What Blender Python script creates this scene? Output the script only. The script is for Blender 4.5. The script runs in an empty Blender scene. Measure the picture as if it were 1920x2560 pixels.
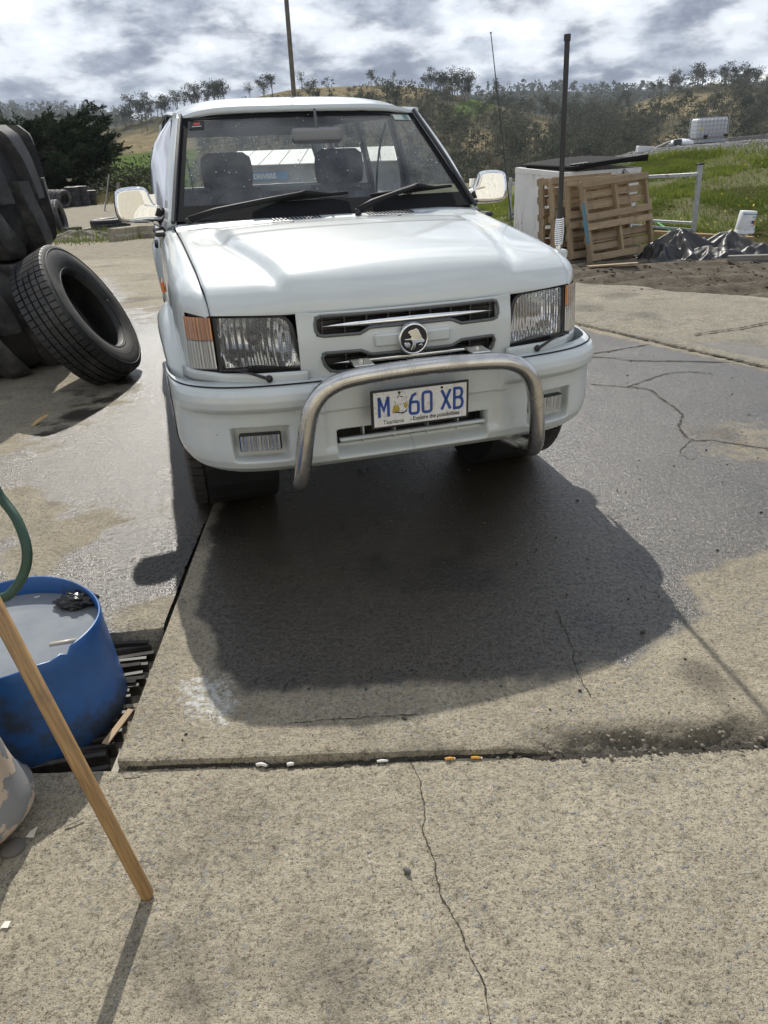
import bpy, math, random
import numpy as np
from mathutils import Vector, Matrix

random.seed(7); rng = np.random.default_rng(7)
scene = bpy.context.scene
col = scene.collection
R = math.radians

# ---------------------------------------------------------------- camera
CAM_H, PITCH, ROLL, FPX = 1.505245, 0.483102, -0.0340845, 1773.4
CAR_X, CAR_Y, CAR_YAW = 0.140482, 2.621633, 0.275345
cp_, sp_ = math.cos(PITCH), math.sin(PITCH)
_r = np.array([1., 0, 0]); _u = np.array([0, sp_, cp_]); _f = np.array([0, cp_, -sp_])
cr_, sr_ = math.cos(ROLL), math.sin(ROLL)
CR, CU, CF = cr_ * _r + sr_ * _u, -sr_ * _r + cr_ * _u, _f
cam_d = bpy.data.cameras.new('camera'); cam = bpy.data.objects.new('camera', cam_d); col.objects.link(cam)
cam.matrix_world = Matrix(((CR[0], CU[0], -CF[0], 0), (CR[1], CU[1], -CF[1], 0), (CR[2], CU[2], -CF[2], CAM_H), (0, 0, 0, 1)))
cam_d.sensor_fit = 'HORIZONTAL'; cam_d.sensor_width = 36; cam_d.lens = FPX / 1920 * 36
cam_d.clip_start = 0.05; cam_d.clip_end = 20000
scene.camera = cam
MROT = np.array([CR, -CU, CF]); DS = 1920 / 1659.

def ray(x, y):                       # pixel (of the 1659 wide view) -> world direction
    return MROT.T @ np.array([(x * DS - 960) / FPX, (y * DS - 1280) / FPX, 1])
def gp(x, y, z=0.0):                 # where the ray meets the level z
    v = ray(x, y); t = (z - CAM_H) / v[2]
    return np.array([v[0] * t, v[1] * t, z])
def at(x, y, Y):                     # where the ray meets the distance Y
    v = ray(x, y); t = Y / v[1]
    return np.array([v[0] * t, Y, CAM_H + v[2] * t])
def project(P):
    q = (np.asarray(P, float) - np.array([0, 0, CAM_H])) @ MROT.T
    return np.stack([(960 + FPX * q[..., 0] / q[..., 2]) / DS, (1280 + FPX * q[..., 1] / q[..., 2]) / DS], -1)

# ---------------------------------------------------------------- light
SUN = np.array([-0.194, 1.067, 1.0]); SUN /= np.linalg.norm(SUN)
SUN_EL = math.asin(SUN[2]); SUN_AZ = math.atan2(SUN[0], SUN[1])
sl = bpy.data.lights.new('sun', 'SUN'); sl.energy = 3.3; sl.angle = R(0.6); sl.color = (1.0, 0.95, 0.86)
so = bpy.data.objects.new('sun', sl); col.objects.link(so); so.location = (-10, 40, 40)
so.rotation_euler = Vector(SUN).to_track_quat('Z', 'Y').to_euler()

scene.view_settings.view_transform = 'Standard'; scene.view_settings.look = 'None'
scene.view_settings.exposure = 0.60; scene.view_settings.gamma = 1.0
scene.view_settings.use_curve_mapping = False
scene.render.engine = 'CYCLES'
scene.cycles.max_bounces = 8; scene.cycles.transparent_max_bounces = 24
scene.cycles.caustics_reflective = False; scene.cycles.caustics_refractive = False
scene.cycles.sample_clamp_indirect = 6.0

def N(nt, typ, **kw):
    n = nt.nodes.new(typ)
    for k, v in kw.items():
        if k.startswith('i_'):
            key = k[2:]
            n.inputs[int(key) if key.isdigit() else key.replace('_', ' ')].default_value = v
        else:
            setattr(n, k, v)
    return n
def ramp(nt, fac, stops, interp='LINEAR'):
    n = nt.nodes.new('ShaderNodeValToRGB'); n.color_ramp.interpolation = interp
    el = n.color_ramp.elements
    while len(el) < len(stops): el.new(0.5)
    for e, (p, c) in zip(el, stops):
        e.position = p; e.color = tuple(c) + (1,) if len(c) == 3 else c
    if fac is not None: nt.links.new(fac, n.inputs[0])
    return n.outputs[0]
def math_n(nt, op, a, b=None, c=None, clamp=False):
    n = nt.nodes.new('ShaderNodeMath'); n.operation = op; n.use_clamp = clamp
    for i, v in enumerate((a, b, c)):
        if v is None: continue
        if isinstance(v, (int, float)): n.inputs[i].default_value = v
        else: nt.links.new(v, n.inputs[i])
    return n.outputs[0]
def mixc(nt, fac, a, b, mode='MIX'):
    n = nt.nodes.new('ShaderNodeMix'); n.data_type = 'RGBA'; n.blend_type = mode
    for s, v in ((n.inputs[0], fac), (n.inputs[6], a), (n.inputs[7], b)):
        if isinstance(v, (int, float)): s.default_value = v
        elif isinstance(v, (tuple, list)): s.default_value = tuple(v) + (1,) if len(v) == 3 else v
        else: nt.links.new(v, s)
    return n.outputs[2]
def noise(nt, vec, scale, detail=4, rough=0.55, dist=0.0, out=0):
    n = N(nt, 'ShaderNodeTexNoise'); n.inputs['Scale'].default_value = scale
    n.inputs['Detail'].default_value = detail; n.inputs['Roughness'].default_value = rough
    n.inputs['Distortion'].default_value = dist
    if vec is not None: nt.links.new(vec, n.inputs['Vector'])
    return n.outputs[out]
def sstep(nt, v, a, b):
    n = N(nt, 'ShaderNodeMapRange', interpolation_type='SMOOTHSTEP')
    nt.links.new(v, n.inputs[0]); n.inputs[1].default_value = a; n.inputs[2].default_value = b
    return n.outputs[0]

# ---------------------------------------------------------------- sky with broken cloud
world = bpy.data.worlds.new('World'); scene.world = world; world.use_nodes = True
wt = world.node_tree; wt.nodes.clear()
wo = N(wt, 'ShaderNodeOutputWorld')
sky = N(wt, 'ShaderNodeTexSky', sky_type='NISHITA'); sky.sun_disc = False
sky.sun_elevation = SUN_EL; sky.sun_rotation = SUN_AZ; sky.air_density = 1.0; sky.dust_density = 1.2; sky.ozone_density = 1.0
bg_sky = N(wt, 'ShaderNodeBackground'); bg_sky.inputs[1].default_value = 0.11
wt.links.new(sky.outputs[0], bg_sky.inputs[0])
tc = N(wt, 'ShaderNodeTexCoord')
sep = N(wt, 'ShaderNodeSeparateXYZ'); wt.links.new(tc.outputs['Generated'], sep.inputs[0])
zz = math_n(wt, 'ADD', math_n(wt, 'MAXIMUM', sep.outputs[2], 0.0), 0.34)
comb = N(wt, 'ShaderNodeCombineXYZ')
wt.links.new(math_n(wt, 'DIVIDE', sep.outputs[0], zz), comb.inputs[0])
wt.links.new(math_n(wt, 'DIVIDE', sep.outputs[1], zz), comb.inputs[1])
comb.inputs[2].default_value = 3.7
n1 = noise(wt, comb.outputs[0], 3.0, 8, 0.53, 0.1)
n2 = noise(wt, comb.outputs[0], 7.5, 6, 0.56, 0.2)
nn = math_n(wt, 'ADD', math_n(wt, 'MULTIPLY', n1, 0.68), math_n(wt, 'MULTIPLY', n2, 0.32))
cover = sstep(wt, nn, 0.35, 0.42)
thick = sstep(wt, nn, 0.425, 0.545)
ccol = mixc(wt, thick, (0.60, 0.63, 0.67), (0.085, 0.112, 0.172))
edge = noise(wt, comb.outputs[0], 5.5, 6, 0.6)
ccol = mixc(wt, sstep(wt, edge, 0.35, 0.7), ccol, mixc(wt, 0.5, ccol, (0.75, 0.8, 0.88)))
bg_c = N(wt, 'ShaderNodeBackground'); bg_c.inputs[1].default_value = 1.0
wt.links.new(ccol, bg_c.inputs[0])
ms = N(wt, 'ShaderNodeMixShader'); wt.links.new(cover, ms.inputs[0])
wt.links.new(bg_sky.outputs[0], ms.inputs[1]); wt.links.new(bg_c.outputs[0], ms.inputs[2])
wt.links.new(ms.outputs[0], wo.inputs[0])

# ---------------------------------------------------------------- helpers
def mesh_np(name, V, F, mat=None, smooth=False, attrs=None):
    V = np.ascontiguousarray(V, np.float32)
    me = bpy.data.meshes.new(name)
    if isinstance(F, np.ndarray):
        F = np.ascontiguousarray(F, np.int32); n, k = F.shape
        me.vertices.add(len(V)); me.vertices.foreach_set('co', V.ravel())
        me.loops.add(n * k); me.loops.foreach_set('vertex_index', F.ravel())
        me.polygons.add(n); me.polygons.foreach_set('loop_start', np.arange(0, n * k, k, dtype=np.int32))
        me.polygons.foreach_set('loop_total', np.full(n, k, np.int32))
    else:
        me.from_pydata([tuple(map(float, v)) for v in V], [], [tuple(f) for f in F])
    if attrs:
        for an, a in attrs.items():
            at_ = me.attributes.new(an, 'FLOAT', 'POINT'); at_.data.foreach_set('value', np.ascontiguousarray(a, np.float32).ravel())
    me.update(calc_edges=True)
    if mat: me.materials.append(mat)
    if smooth: me.polygons.foreach_set('use_smooth', np.ones(len(me.polygons), bool))
    return me
def link(name, me, parent=None, loc=None, rot=None, **tags):
    o = bpy.data.objects.new(name, me); col.objects.link(o)
    if parent is not None: o.parent = parent
    if loc is not None: o.location = [float(c) for c in loc]
    if rot is not None: o.rotation_euler = rot
    for k, v in tags.items(): o[k] = v
    return o
def empty(name, loc, label, cat, group=None, rot=None, mat=None):
    o = bpy.data.objects.new(name, None); col.objects.link(o); o.empty_display_size = 0.1
    o.location = [float(c) for c in loc]
    if rot is not None: o.rotation_euler = rot
    if mat is not None: o.matrix_world = mat
    o['label'] = label; o['category'] = cat
    if group: o['group'] = group
    return o
def copy_tree(o, parent=None):
    c = o.copy(); col.objects.link(c); c.parent = parent
    if parent is not None: c.matrix_parent_inverse = o.matrix_parent_inverse.copy()
    for ch in list(o.children): copy_tree(ch, c)
    return c

class MB:
    """collects shapes into one mesh"""
    def __init__(s): s.v = []; s.f = []
    def add(s, V, F):
        b = len(s.v); s.v += [tuple(map(float, p)) for p in V]; s.f += [tuple(b + i for i in f) for f in F]; return s
    def box(s, c, d, M=None, bev=0.0):
        x, y, z = d[0] / 2, d[1] / 2, d[2] / 2
        if bev > 0:
            b = min(bev, x * .9, y * .9, z * .9); P = []
            for sx in (-1, 1):
                for sy in (-1, 1):
                    for sz in (-1, 1):
                        P += [(sx * (x - b), sy * (y - b), sz * z), (sx * (x - b), sy * y, sz * (z - b)), (sx * x, sy * (y - b), sz * (z - b))]
            idx = lambda i, j, k, t: ((i * 2 + j) * 2 + k) * 3 + t
            F = []
            for k in (0, 1): F.append([idx(0, 0, k, 0), idx(1, 0, k, 0), idx(1, 1, k, 0), idx(0, 1, k, 0)][::1 if k else -1])
            for j in (0, 1): F.append([idx(0, j, 0, 1), idx(1, j, 0, 1), idx(1, j, 1, 1), idx(0, j, 1, 1)][::-1 if j else 1])
            for i in (0, 1): F.append([idx(i, 0, 0, 2), idx(i, 1, 0, 2), idx(i, 1, 1, 2), idx(i, 0, 1, 2)][::1 if i else -1])
            for i in (0, 1):
                for j in (0, 1): F.append([idx(i, j, 0, 1), idx(i, j, 1, 1), idx(i, j, 1, 2), idx(i, j, 0, 2)])
                for k in (0, 1): F.append([idx(i, 0, k, 0), idx(i, 1, k, 0), idx(i, 1, k, 2), idx(i, 0, k, 2)])
            for j in (0, 1):
                for k in (0, 1): F.append([idx(0, j, k, 0), idx(1, j, k, 0), idx(1, j, k, 1), idx(0, j, k, 1)])
            for i in (0, 1):
                for j in (0, 1):
                    for k in (0, 1): F.append([idx(i, j, k, 0), idx(i, j, k, 1), idx(i, j, k, 2)])
        else:
            P = [(a * x, b_ * y, e * z) for a in (-1, 1) for b_ in (-1, 1) for e in (-1, 1)]
            F = [(0, 1, 3, 2), (4, 6, 7, 5), (0, 4, 5, 1), (2, 3, 7, 6), (0, 2, 6, 4), (1, 5, 7, 3)]
        if M is not None: P = [tuple(M @ Vector(p)) for p in P]
        return s.add([(p[0] + c[0], p[1] + c[1], p[2] + c[2]) for p in P], F)
    def tube(s, path, rad, seg=10, cap=True, flat=1.0):
        path = [Vector([float(c) for c in p]) for p in path]; n = len(path); rr = rad if hasattr(rad, '__len__') else [rad] * n
        V = []; prev = None
        for i, p in enumerate(path):
            t = (path[min(i + 1, n - 1)] - path[max(i - 1, 0)]).normalized()
            if prev is None:
                a = Vector((0, 0, 1)) if abs(t.z) < .9 else Vector((1, 0, 0)); x = t.cross(a).normalized()
            else:
                x = (prev - t * prev.dot(t)).normalized()
            prev = x; y = t.cross(x)
            for k in range(seg):
                a = 2 * math.pi * k / seg; V.append(p + (x * math.cos(a) + y * math.sin(a) * flat) * rr[i])
        F = [(i * seg + k, i * seg + (k + 1) % seg, (i + 1) * seg + (k + 1) % seg, (i + 1) * seg + k) for i in range(n - 1) for k in range(seg)]
        if cap: F += [tuple(range(seg))[::-1], tuple((n - 1) * seg + k for k in range(seg))]
        return s.add(V, F)
    def lathe(s, prof, seg=24, axis='z', c=(0, 0, 0), a0=0., a1=2 * math.pi, close=True):
        full = abs(a1 - a0 - 2 * math.pi) < 1e-6; m = seg if full else seg + 1; V = []
        for k in range(m):
            a = a0 + (a1 - a0) * k / seg; ca, sa = math.cos(a), math.sin(a)
            for r, h in prof:
                p = {'z': (r * ca, r * sa, h), 'x': (h, r * ca, r * sa), 'y': (r * ca, h, r * sa)}[axis]
                V.append((p[0] + c[0], p[1] + c[1], p[2] + c[2]))
        L = len(prof); F = []
        for k in range(seg):
            for i in range(L - 1):
                k2 = (k + 1) % m; F.append((k * L + i, k2 * L + i, k2 * L + i + 1, k * L + i + 1))
        return s.add(V, F)
    def poly(s, pts, th, M=None):        # flat outline in xy, extruded along z
        n = len(pts); V = [Vector((x, y, 0)) for x, y in pts] + [Vector((x, y, th)) for x, y in pts]
        if M is not None: V = [M @ v for v in V]
        return s.add(V, [tuple(range(n))[::-1], tuple(range(n, 2 * n))] + [(i, (i + 1) % n, n + (i + 1) % n, n + i) for i in range(n)])
    def grid(s, fn, us, vs, flip=False, keep=None):
        V = [fn(u, v) for u in us for v in vs]; m = len(vs); F = []
        for i in range(len(us) - 1):
            for j in range(m - 1):
                if keep and not keep((us[i] + us[i + 1]) / 2, (vs[j] + vs[j + 1]) / 2): continue
                q = (i * m + j, (i + 1) * m + j, (i + 1) * m + j + 1, i * m + j + 1); F.append(q[::-1] if flip else q)
        return s.add(V, F)
    def mesh(s, name, mat, smooth=False):
        return mesh_np(name, np.array(s.v), s.f, mat, smooth)
    def build(s, name, mat, parent=None, smooth=False, loc=None, rot=None, auto=None, **tags):
        me = s.mesh(name, mat, smooth or auto is not None)
        if auto is not None: sharp_by_angle(me, auto)
        return link(name, me, parent, loc, rot, **tags)
def sharp_by_angle(me, deg):
    try: me.set_sharp_from_angle(angle=R(deg))
    except Exception: pass
def lerp(a, b, t): return a + (b - a) * t
def sst(a, b, x):
    t = np.clip((np.asarray(x, float) - a) / (b - a), 0, 1); return t * t * (3 - 2 * t)
def interp(x, xs, ys): return float(np.interp(x, xs, ys))
def linsp(a, b, n): return [a + (b - a) * i / (n - 1) for i in range(n)]
def smooth_path(pts, n=6):
    P = [np.array(p, float) for p in pts]; P = [2 * P[0] - P[1]] + P + [2 * P[-1] - P[-2]]; out = []
    for i in range(1, len(P) - 2):
        for k in range(n):
            t = k / n
            out.append(.5 * ((2 * P[i]) + (-P[i - 1] + P[i + 1]) * t + (2 * P[i - 1] - 5 * P[i] + 4 * P[i + 1] - P[i + 2]) * t * t + (-P[i - 1] + 3 * P[i] - 3 * P[i + 1] + P[i + 2]) * t ** 3))
    out.append(P[-2]); return out
_T = rng.random((256, 256))
def vnoise(x, y):
    xi = np.floor(x).astype(int); yi = np.floor(y).astype(int); fx = x - xi; fy = y - yi
    fx = fx * fx * (3 - 2 * fx); fy = fy * fy * (3 - 2 * fy)
    g = lambda a, b: _T[a & 255, b & 255]
    return (g(xi, yi) * (1 - fx) + g(xi + 1, yi) * fx) * (1 - fy) + (g(xi, yi + 1) * (1 - fx) + g(xi + 1, yi + 1) * fx) * fy
def fbm(x, y, o=4, gain=.5):
    s = 0; a = 1; t = 0; x = np.asarray(x, float); y = np.asarray(y, float)
    for k in range(o): s = s + a * vnoise(x + 17.3 * k, y + 9.1 * k); t += a; a *= gain; x = x * 2.03; y = y * 2.03
    return s / t
def poly_sdf(px, py, poly):
    poly = np.asarray(poly, float); d = np.full(np.shape(px), 1e9); ins = np.zeros(np.shape(px), bool); n = len(poly)
    for i in range(n):
        a = poly[i]; b = poly[(i + 1) % n]; e = b - a; wx = px - a[0]; wy = py - a[1]
        t = np.clip((wx * e[0] + wy * e[1]) / (e @ e), 0, 1); d = np.minimum(d, (wx - e[0] * t) ** 2 + (wy - e[1] * t) ** 2)
        c = ((a[1] <= py) != (b[1] <= py)) & (px < (b[0] - a[0]) * (py - a[1]) / (b[1] - a[1] + 1e-12) + a[0]); ins ^= c
    d = np.sqrt(d); return np.where(ins, -d, d)

# ---------------------------------------------------------------- materials
MATS = {}
def new_mat(name):
    m = bpy.data.materials.new(name); m.use_nodes = True; nt = m.node_tree; nt.nodes.clear()
    out = N(nt, 'ShaderNodeOutputMaterial'); b = N(nt, 'ShaderNodeBsdfPrincipled'); nt.links.new(b.outputs[0], out.inputs[0])
    return m, nt, b, out
def bump(nt, b, h, strength=0.5, dist=0.01, prev=None):
    n = N(nt, 'ShaderNodeBump'); n.inputs['Strength'].default_value = strength; n.inputs['Distance'].default_value = dist
    nt.links.new(h, n.inputs['Height'])
    if prev is not None: nt.links.new(prev, n.inputs['Normal'])
    if b is not None: nt.links.new(n.outputs[0], b.inputs['Normal'])
    return n.outputs[0]
def simple(name, color, rough=0.5, metal=0.0, var=0.0, vscale=8.0, bumps=0.0, bscale=60., coat=0.0, dirt=None, dscale=3.0, damt=0.5, spec=0.5, coords='Object'):
    if name in MATS: return MATS[name]
    m, nt, b, out = new_mat(name)
    b.inputs['Roughness'].default_value = rough; b.inputs['Metallic'].default_value = metal
    b.inputs['Specular IOR Level'].default_value = spec
    b.inputs['Coat Weight'].default_value = coat; b.inputs['Coat Roughness'].default_value = 0.08
    tcn = N(nt, 'ShaderNodeTexCoord'); vec = tcn.outputs[coords]
    c = None
    if var > 0:
        nz = noise(nt, vec, vscale, 5, 0.6)
        lo = tuple(max(0, x * (1 - var)) for x in color); hi = tuple(min(1, x * (1 + var)) for x in color)
        c = ramp(nt, nz, [(0.3, lo), (0.7, hi)])
    if dirt is not None:
        d = sstep(nt, noise(nt, vec, dscale, 6, 0.65), 0.48, 0.68)
        c = mixc(nt, math_n(nt, 'MULTIPLY', d, damt), c if c is not None else color, dirt)
        nt.links.new(math_n(nt, 'ADD', math_n(nt, 'MULTIPLY', d, 0.3 * damt), rough, clamp=True), b.inputs['Roughness'])
    if c is None: b.inputs['Base Color'].default_value = tuple(color) + (1,)
    else: nt.links.new(c, b.inputs['Base Color'])
    if bumps > 0: bump(nt, b, noise(nt, vec, bscale, 4, 0.6), bumps, 0.004)
    MATS[name] = m; return m
def thin_glass(name, tint=(1, 1, 1), dust_sheen=0.0, dust_sheen_col=(.6, .62, .65), rough=0.02, refl=1.0, bumpfn=None, ior=1.5):
    m, nt, b, out = new_mat(name); nt.nodes.remove(b)
    tr = N(nt, 'ShaderNodeBsdfTransparent'); tr.inputs[0].default_value = tuple(tint) + (1,)
    gl = N(nt, 'ShaderNodeBsdfGlossy'); gl.inputs['Roughness'].default_value = rough
    fr = N(nt, 'ShaderNodeFresnel'); fr.inputs[0].default_value = ior
    if bumpfn:
        nn_ = bumpfn(nt); nt.links.new(nn_, gl.inputs['Normal']); nt.links.new(nn_, fr.inputs['Normal'])
    mx = N(nt, 'ShaderNodeMixShader'); nt.links.new(math_n(nt, 'MULTIPLY', fr.outputs[0], refl, clamp=True), mx.inputs[0])
    nt.links.new(tr.outputs[0], mx.inputs[1]); nt.links.new(gl.outputs[0], mx.inputs[2])
    last = mx.outputs[0]
    if dust_sheen > 0:
        df = N(nt, 'ShaderNodeBsdfDiffuse'); df.inputs[0].default_value = tuple(dust_sheen_col) + (1,)
        tcn = N(nt, 'ShaderNodeTexCoord'); nz = noise(nt, tcn.outputs['Object'], 4.0, 6, 0.65)
        m2 = N(nt, 'ShaderNodeMixShader'); nt.links.new(math_n(nt, 'MULTIPLY', sstep(nt, nz, 0.2, 0.8), dust_sheen), m2.inputs[0])
        nt.links.new(last, m2.inputs[1]); nt.links.new(df.outputs[0], m2.inputs[2]); last = m2.outputs[0]
    nt.links.new(last, out.inputs[0]); MATS[name] = m; return m

CONC_A, CONC_B = (0.36, 0.315, 0.235), (0.24, 0.215, 0.165)
def concrete(name, a, b2, agg=0.35, chip=(0.20, 0.20, 0.195), wetdark=0.34, relief=1.0):
    """rough broom-worn concrete; attribute wet soaks it, attribute pale leaves a lime bloom"""
    m, nt, b, out = new_mat(name)
    g = N(nt, 'ShaderNodeNewGeometry'); P = g.outputs['Position']
    wet = N(nt, 'ShaderNodeAttribute', attribute_name='wet').outputs['Fac']
    pale = N(nt, 'ShaderNodeAttribute', attribute_name='pale').outputs['Fac']
    oil_shade = N(nt, 'ShaderNodeAttribute', attribute_name='oil_shade').outputs['Fac']
    big = noise(nt, P, 1.7, 5, 0.6); mid = noise(nt, P, 9, 6, 0.65); fine = noise(nt, P, 130, 4, 0.7); vfine = noise(nt, P, 420, 2, 0.6)
    c = ramp(nt, big, [(0.3, b2), (0.7, a)])
    c = mixc(nt, sstep(nt, mid, 0.35, 0.72), c, tuple(x * 0.72 for x in a))
    c = mixc(nt, math_n(nt, 'MULTIPLY', sstep(nt, noise(nt, P, 5.5, 7, 0.72, 0.5), 0.50, 0.66), 0.45), c, tuple(x * 0.52 for x in b2))
    c = mixc(nt, math_n(nt, 'MULTIPLY', sstep(nt, noise(nt, P, 2.7, 6, 0.7, 0.8), 0.56, 0.70), 0.35), c, (0.52, 0.47, 0.36))
    c = mixc(nt, math_n(nt, 'MULTIPLY', sstep(nt, noise(nt, P, 3.3, 7, 0.7), 0.56, 0.72), 0.55), c, (0.13, 0.115, 0.095))
    c = mixc(nt, math_n(nt, 'MULTIPLY', sstep(nt, fine, 0.47, 0.34), 0.85), c, (0.075, 0.066, 0.052))  # low spots of the bump darkened, painting in the pits' small shadows
    c = mixc(nt, math_n(nt, 'MULTIPLY', sstep(nt, noise(nt, P, 260, 3, 0.7), 0.44, 0.34), 0.7), c, (0.06, 0.053, 0.042))
    c = mixc(nt, math_n(nt, 'MULTIPLY', sstep(nt, vfine, 0.52, 0.70), 0.5), c, (0.62, 0.57, 0.47))
    wv = N(nt, 'ShaderNodeVectorMath', operation='ADD'); nt.links.new(P, wv.inputs[0]); ws_ = N(nt, 'ShaderNodeVectorMath', operation='SCALE'); ws_.inputs[3].default_value = 0.016; nt.links.new(noise(nt, P, 70, 2, 0.5, 0.0, 1), ws_.inputs[0]); nt.links.new(ws_.outputs[0], wv.inputs[1])
    vo = N(nt, 'ShaderNodeTexVoronoi'); vo.inputs['Scale'].default_value = 74; nt.links.new(wv.outputs[0], vo.inputs['Vector'])
    hue = N(nt, 'ShaderNodeSeparateColor'); nt.links.new(vo.outputs['Color'], hue.inputs[0])
    isch = math_n(nt, 'MULTIPLY', math_n(nt, 'LESS_THAN', hue.outputs[0], math_n(nt, 'MULTIPLY', sstep(nt, noise(nt, P, 2.2, 3, 0.5), 0.35, 0.65), agg * 1.5)), sstep(nt, vo.outputs['Distance'], 0.5, 0.36))
    c = mixc(nt, math_n(nt, 'MULTIPLY', isch, 0.75), c, mixc(nt, hue.outputs[1], chip, tuple(x * 1.45 for x in chip)))
    c = mixc(nt, math_n(nt, 'MULTIPLY', oil_shade, 0.72), c, (0.06, 0.055, 0.05))
    grain = noise(nt, P, 58, 5, 0.78); c = mixc(nt, 1.0, c, ramp(nt, grain, [(0.32, (0.45, 0.44, 0.43)), (0.47, (1.0, 1.0, 1.0)), (0.70, (1.30, 1.29, 1.28))]), 'MULTIPLY')
    wn = noise(nt, P, 14, 6, 0.65)
    w = sstep(nt, math_n(nt, 'ADD', math_n(nt, 'ADD', wet, math_n(nt, 'MULTIPLY', math_n(nt, 'SUBTRACT', wn, 0.5), 0.85)), math_n(nt, 'MULTIPLY', math_n(nt, 'SUBTRACT', grain, 0.5), 0.7)), 0.28, 0.66)
    dark = mixc(nt, 1.0, c, (wetdark * 1.12, wetdark, wetdark * 0.86), 'MULTIPLY')
    c = mixc(nt, w, c, dark)
    pw = math_n(nt, 'MULTIPLY', sstep(nt, math_n(nt, 'ADD', pale, math_n(nt, 'MULTIPLY', math_n(nt, 'SUBTRACT', noise(nt, P, 45, 5, 0.7), 0.5), 1.3)), 0.45, 0.75), 0.75)
    c = mixc(nt, pw, c, (0.68, 0.70, 0.70))
    nt.links.new(c, b.inputs['Base Color'])
    rr = N(nt, 'ShaderNodeMix'); rr.data_type = 'FLOAT'; rr.inputs[2].default_value = 0.92; rr.inputs[3].default_value = 0.36
    nt.links.new(w, rr.inputs[0]); nt.links.new(rr.outputs[0], b.inputs['Roughness'])
    sp = N(nt, 'ShaderNodeMix'); sp.data_type = 'FLOAT'; sp.inputs[2].default_value = 0.15; sp.inputs[3].default_value = 0.18
    nt.links.new(w, sp.inputs[0]); nt.links.new(sp.outputs[0], b.inputs['Specular IOR Level'])
    grit = sstep(nt, math_n(nt, 'ADD', math_n(nt, 'MULTIPLY', noise(nt, P, 260, 2, 0.6), 0.4), math_n(nt, 'MULTIPLY', grain, 0.6)), 0.37, 0.55)
    nt.links.new(math_n(nt, 'MULTIPLY', w, grit), b.inputs['Coat Weight']); b.inputs['Coat Roughness'].default_value = 0.27; b.inputs['Coat IOR'].default_value = 1.8
    h = math_n(nt, 'ADD', math_n(nt, 'MULTIPLY', fine, 0.55), math_n(nt, 'MULTIPLY', noise(nt, P, 48, 5, 0.65), 0.9))
    h = math_n(nt, 'ADD', h, math_n(nt, 'MULTIPLY', isch, 0.12))
    h = math_n(nt, 'ADD', h, math_n(nt, 'MULTIPLY', vfine, 0.2))
    bn = bump(nt, b, h, 1.0, 0.013 * relief)
    bc2 = bump(nt, None, math_n(nt, 'ADD', math_n(nt, 'MULTIPLY', fine, 0.7), math_n(nt, 'ADD', math_n(nt, 'MULTIPLY', vfine, 0.3), math_n(nt, 'MULTIPLY', grain, 1.4))), 1.0, 0.0026 * relief); nt.links.new(bc2, b.inputs['Coat Normal'])
    MATS[name] = m; return m
# ================================================================ THE SETTING
def slope(y): 
    y = np.asarray(y, float); t = np.clip(y - 6.3, 0, 44); return -.045 * (np.minimum(t, 16) - 1.2 * (1 - np.exp(-t / 1.2))) - .022 * np.maximum(t - 16, 0)
def bank_n(x, y):
    """0 at the foot of the bank, 1 at its brow"""
    x = np.asarray(x, float); y = np.asarray(y, float); yb = 13.6 - .45 * np.clip(x - 5, -3, 6); return (y - yb) / 9.5
def bank_h(x, y): return np.interp(x - .27 * (y - 22), [1.8, 3.2, 4.6, 6.2, 8.3, 12, 30], [0, .2, .62, 1.18, 1.70, 1.92, 2.0])
def gh(x, y):
    x = np.asarray(x, float); y = np.asarray(y, float); n = bank_n(x, y)
    b = bank_h(x, y) * np.clip(sst(0, 1.25, n) * .9 + .1 * sst(0, .5, n), 0, 1)
    b = b * (1 - sst(37, 50, y)) + .16 * (fbm(x * .45, y * .45, 3) - .5) * sst(.05, .4, n) * sst(2, 4, x)
    fall = -15 * sst(52, 130, y) - 1.0 * sst(19, 26, y) * sst(-4.6, -3.4, x) * sst(3, 1, x)
    rough = .03 * (fbm(x * 3, y * 3, 4) - .5) * sst(7.0, 9.0, y)
    far = 6 * (fbm(x * .01, y * .01, 3) - .5) * sst(120, 300, y)
    track = .045 * np.sin((y - .28 * x) * 9 + 3 * fbm(x * .8, y * .8, 2)) * sst(1.8, 3.0, x) * sst(7.0, 7.8, y) * sst(11.4, 9.6, y - .1 * x)
    return -.05 * sst(12.5, 8, y) * sst(3, 2, x) - .035 + slope(y) + b + fall + rough + far + track
def gpt(x, y):
    z = 0.
    for k in range(14): p = gp(x, y, z); z = .5 * z + .5 * float(gh(p[0], p[1]))
    p = gp(x, y, z); p[2] = float(gh(p[0], p[1])); return p

def axis(*segs):
    out = []
    for a, b, s in segs: out += list(np.arange(a, b, s))
    return np.array(out + [segs[-1][1]])
gx = axis((-9000, -1000, 2000), (-1000, -200, 200), (-200, -60, 20), (-60, -30, 5), (-30, -4, .5), (-4, 1.2, .25), (1.2, 10, .07), (10, 22, .2), (22, 60, 3), (60, 200, 20), (200, 1000, 200), (1000, 9000, 2000))
gy = axis((-60, -6, 6), (-6, 6, .5), (6, 11.5, .05), (11.5, 18, .14), (18, 52, .4), (52, 120, 4), (120, 400, 40), (400, 2000, 200), (2000, 12000, 2000))
GX, GY = np.meshgrid(gx, gy, indexing='ij')
GZ = gh(GX, GY)
def gridfaces(n, m):
    i, j = np.meshgrid(np.arange(n - 1), np.arange(m - 1), indexing='ij'); a = (i * m + j).ravel()
    return np.stack([a, a + m, a + m + 1, a + 1], 1)
nb = bank_n(GX, GY)
grassm = sst(-.12, .06, nb + .14 * (fbm(GX * .8, GY * .8, 3) - .5)) * sst(1.2, 3.0, GX - .08 * (GY - 15))
grassm = np.maximum(grassm, sst(48, 54, GY))
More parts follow.
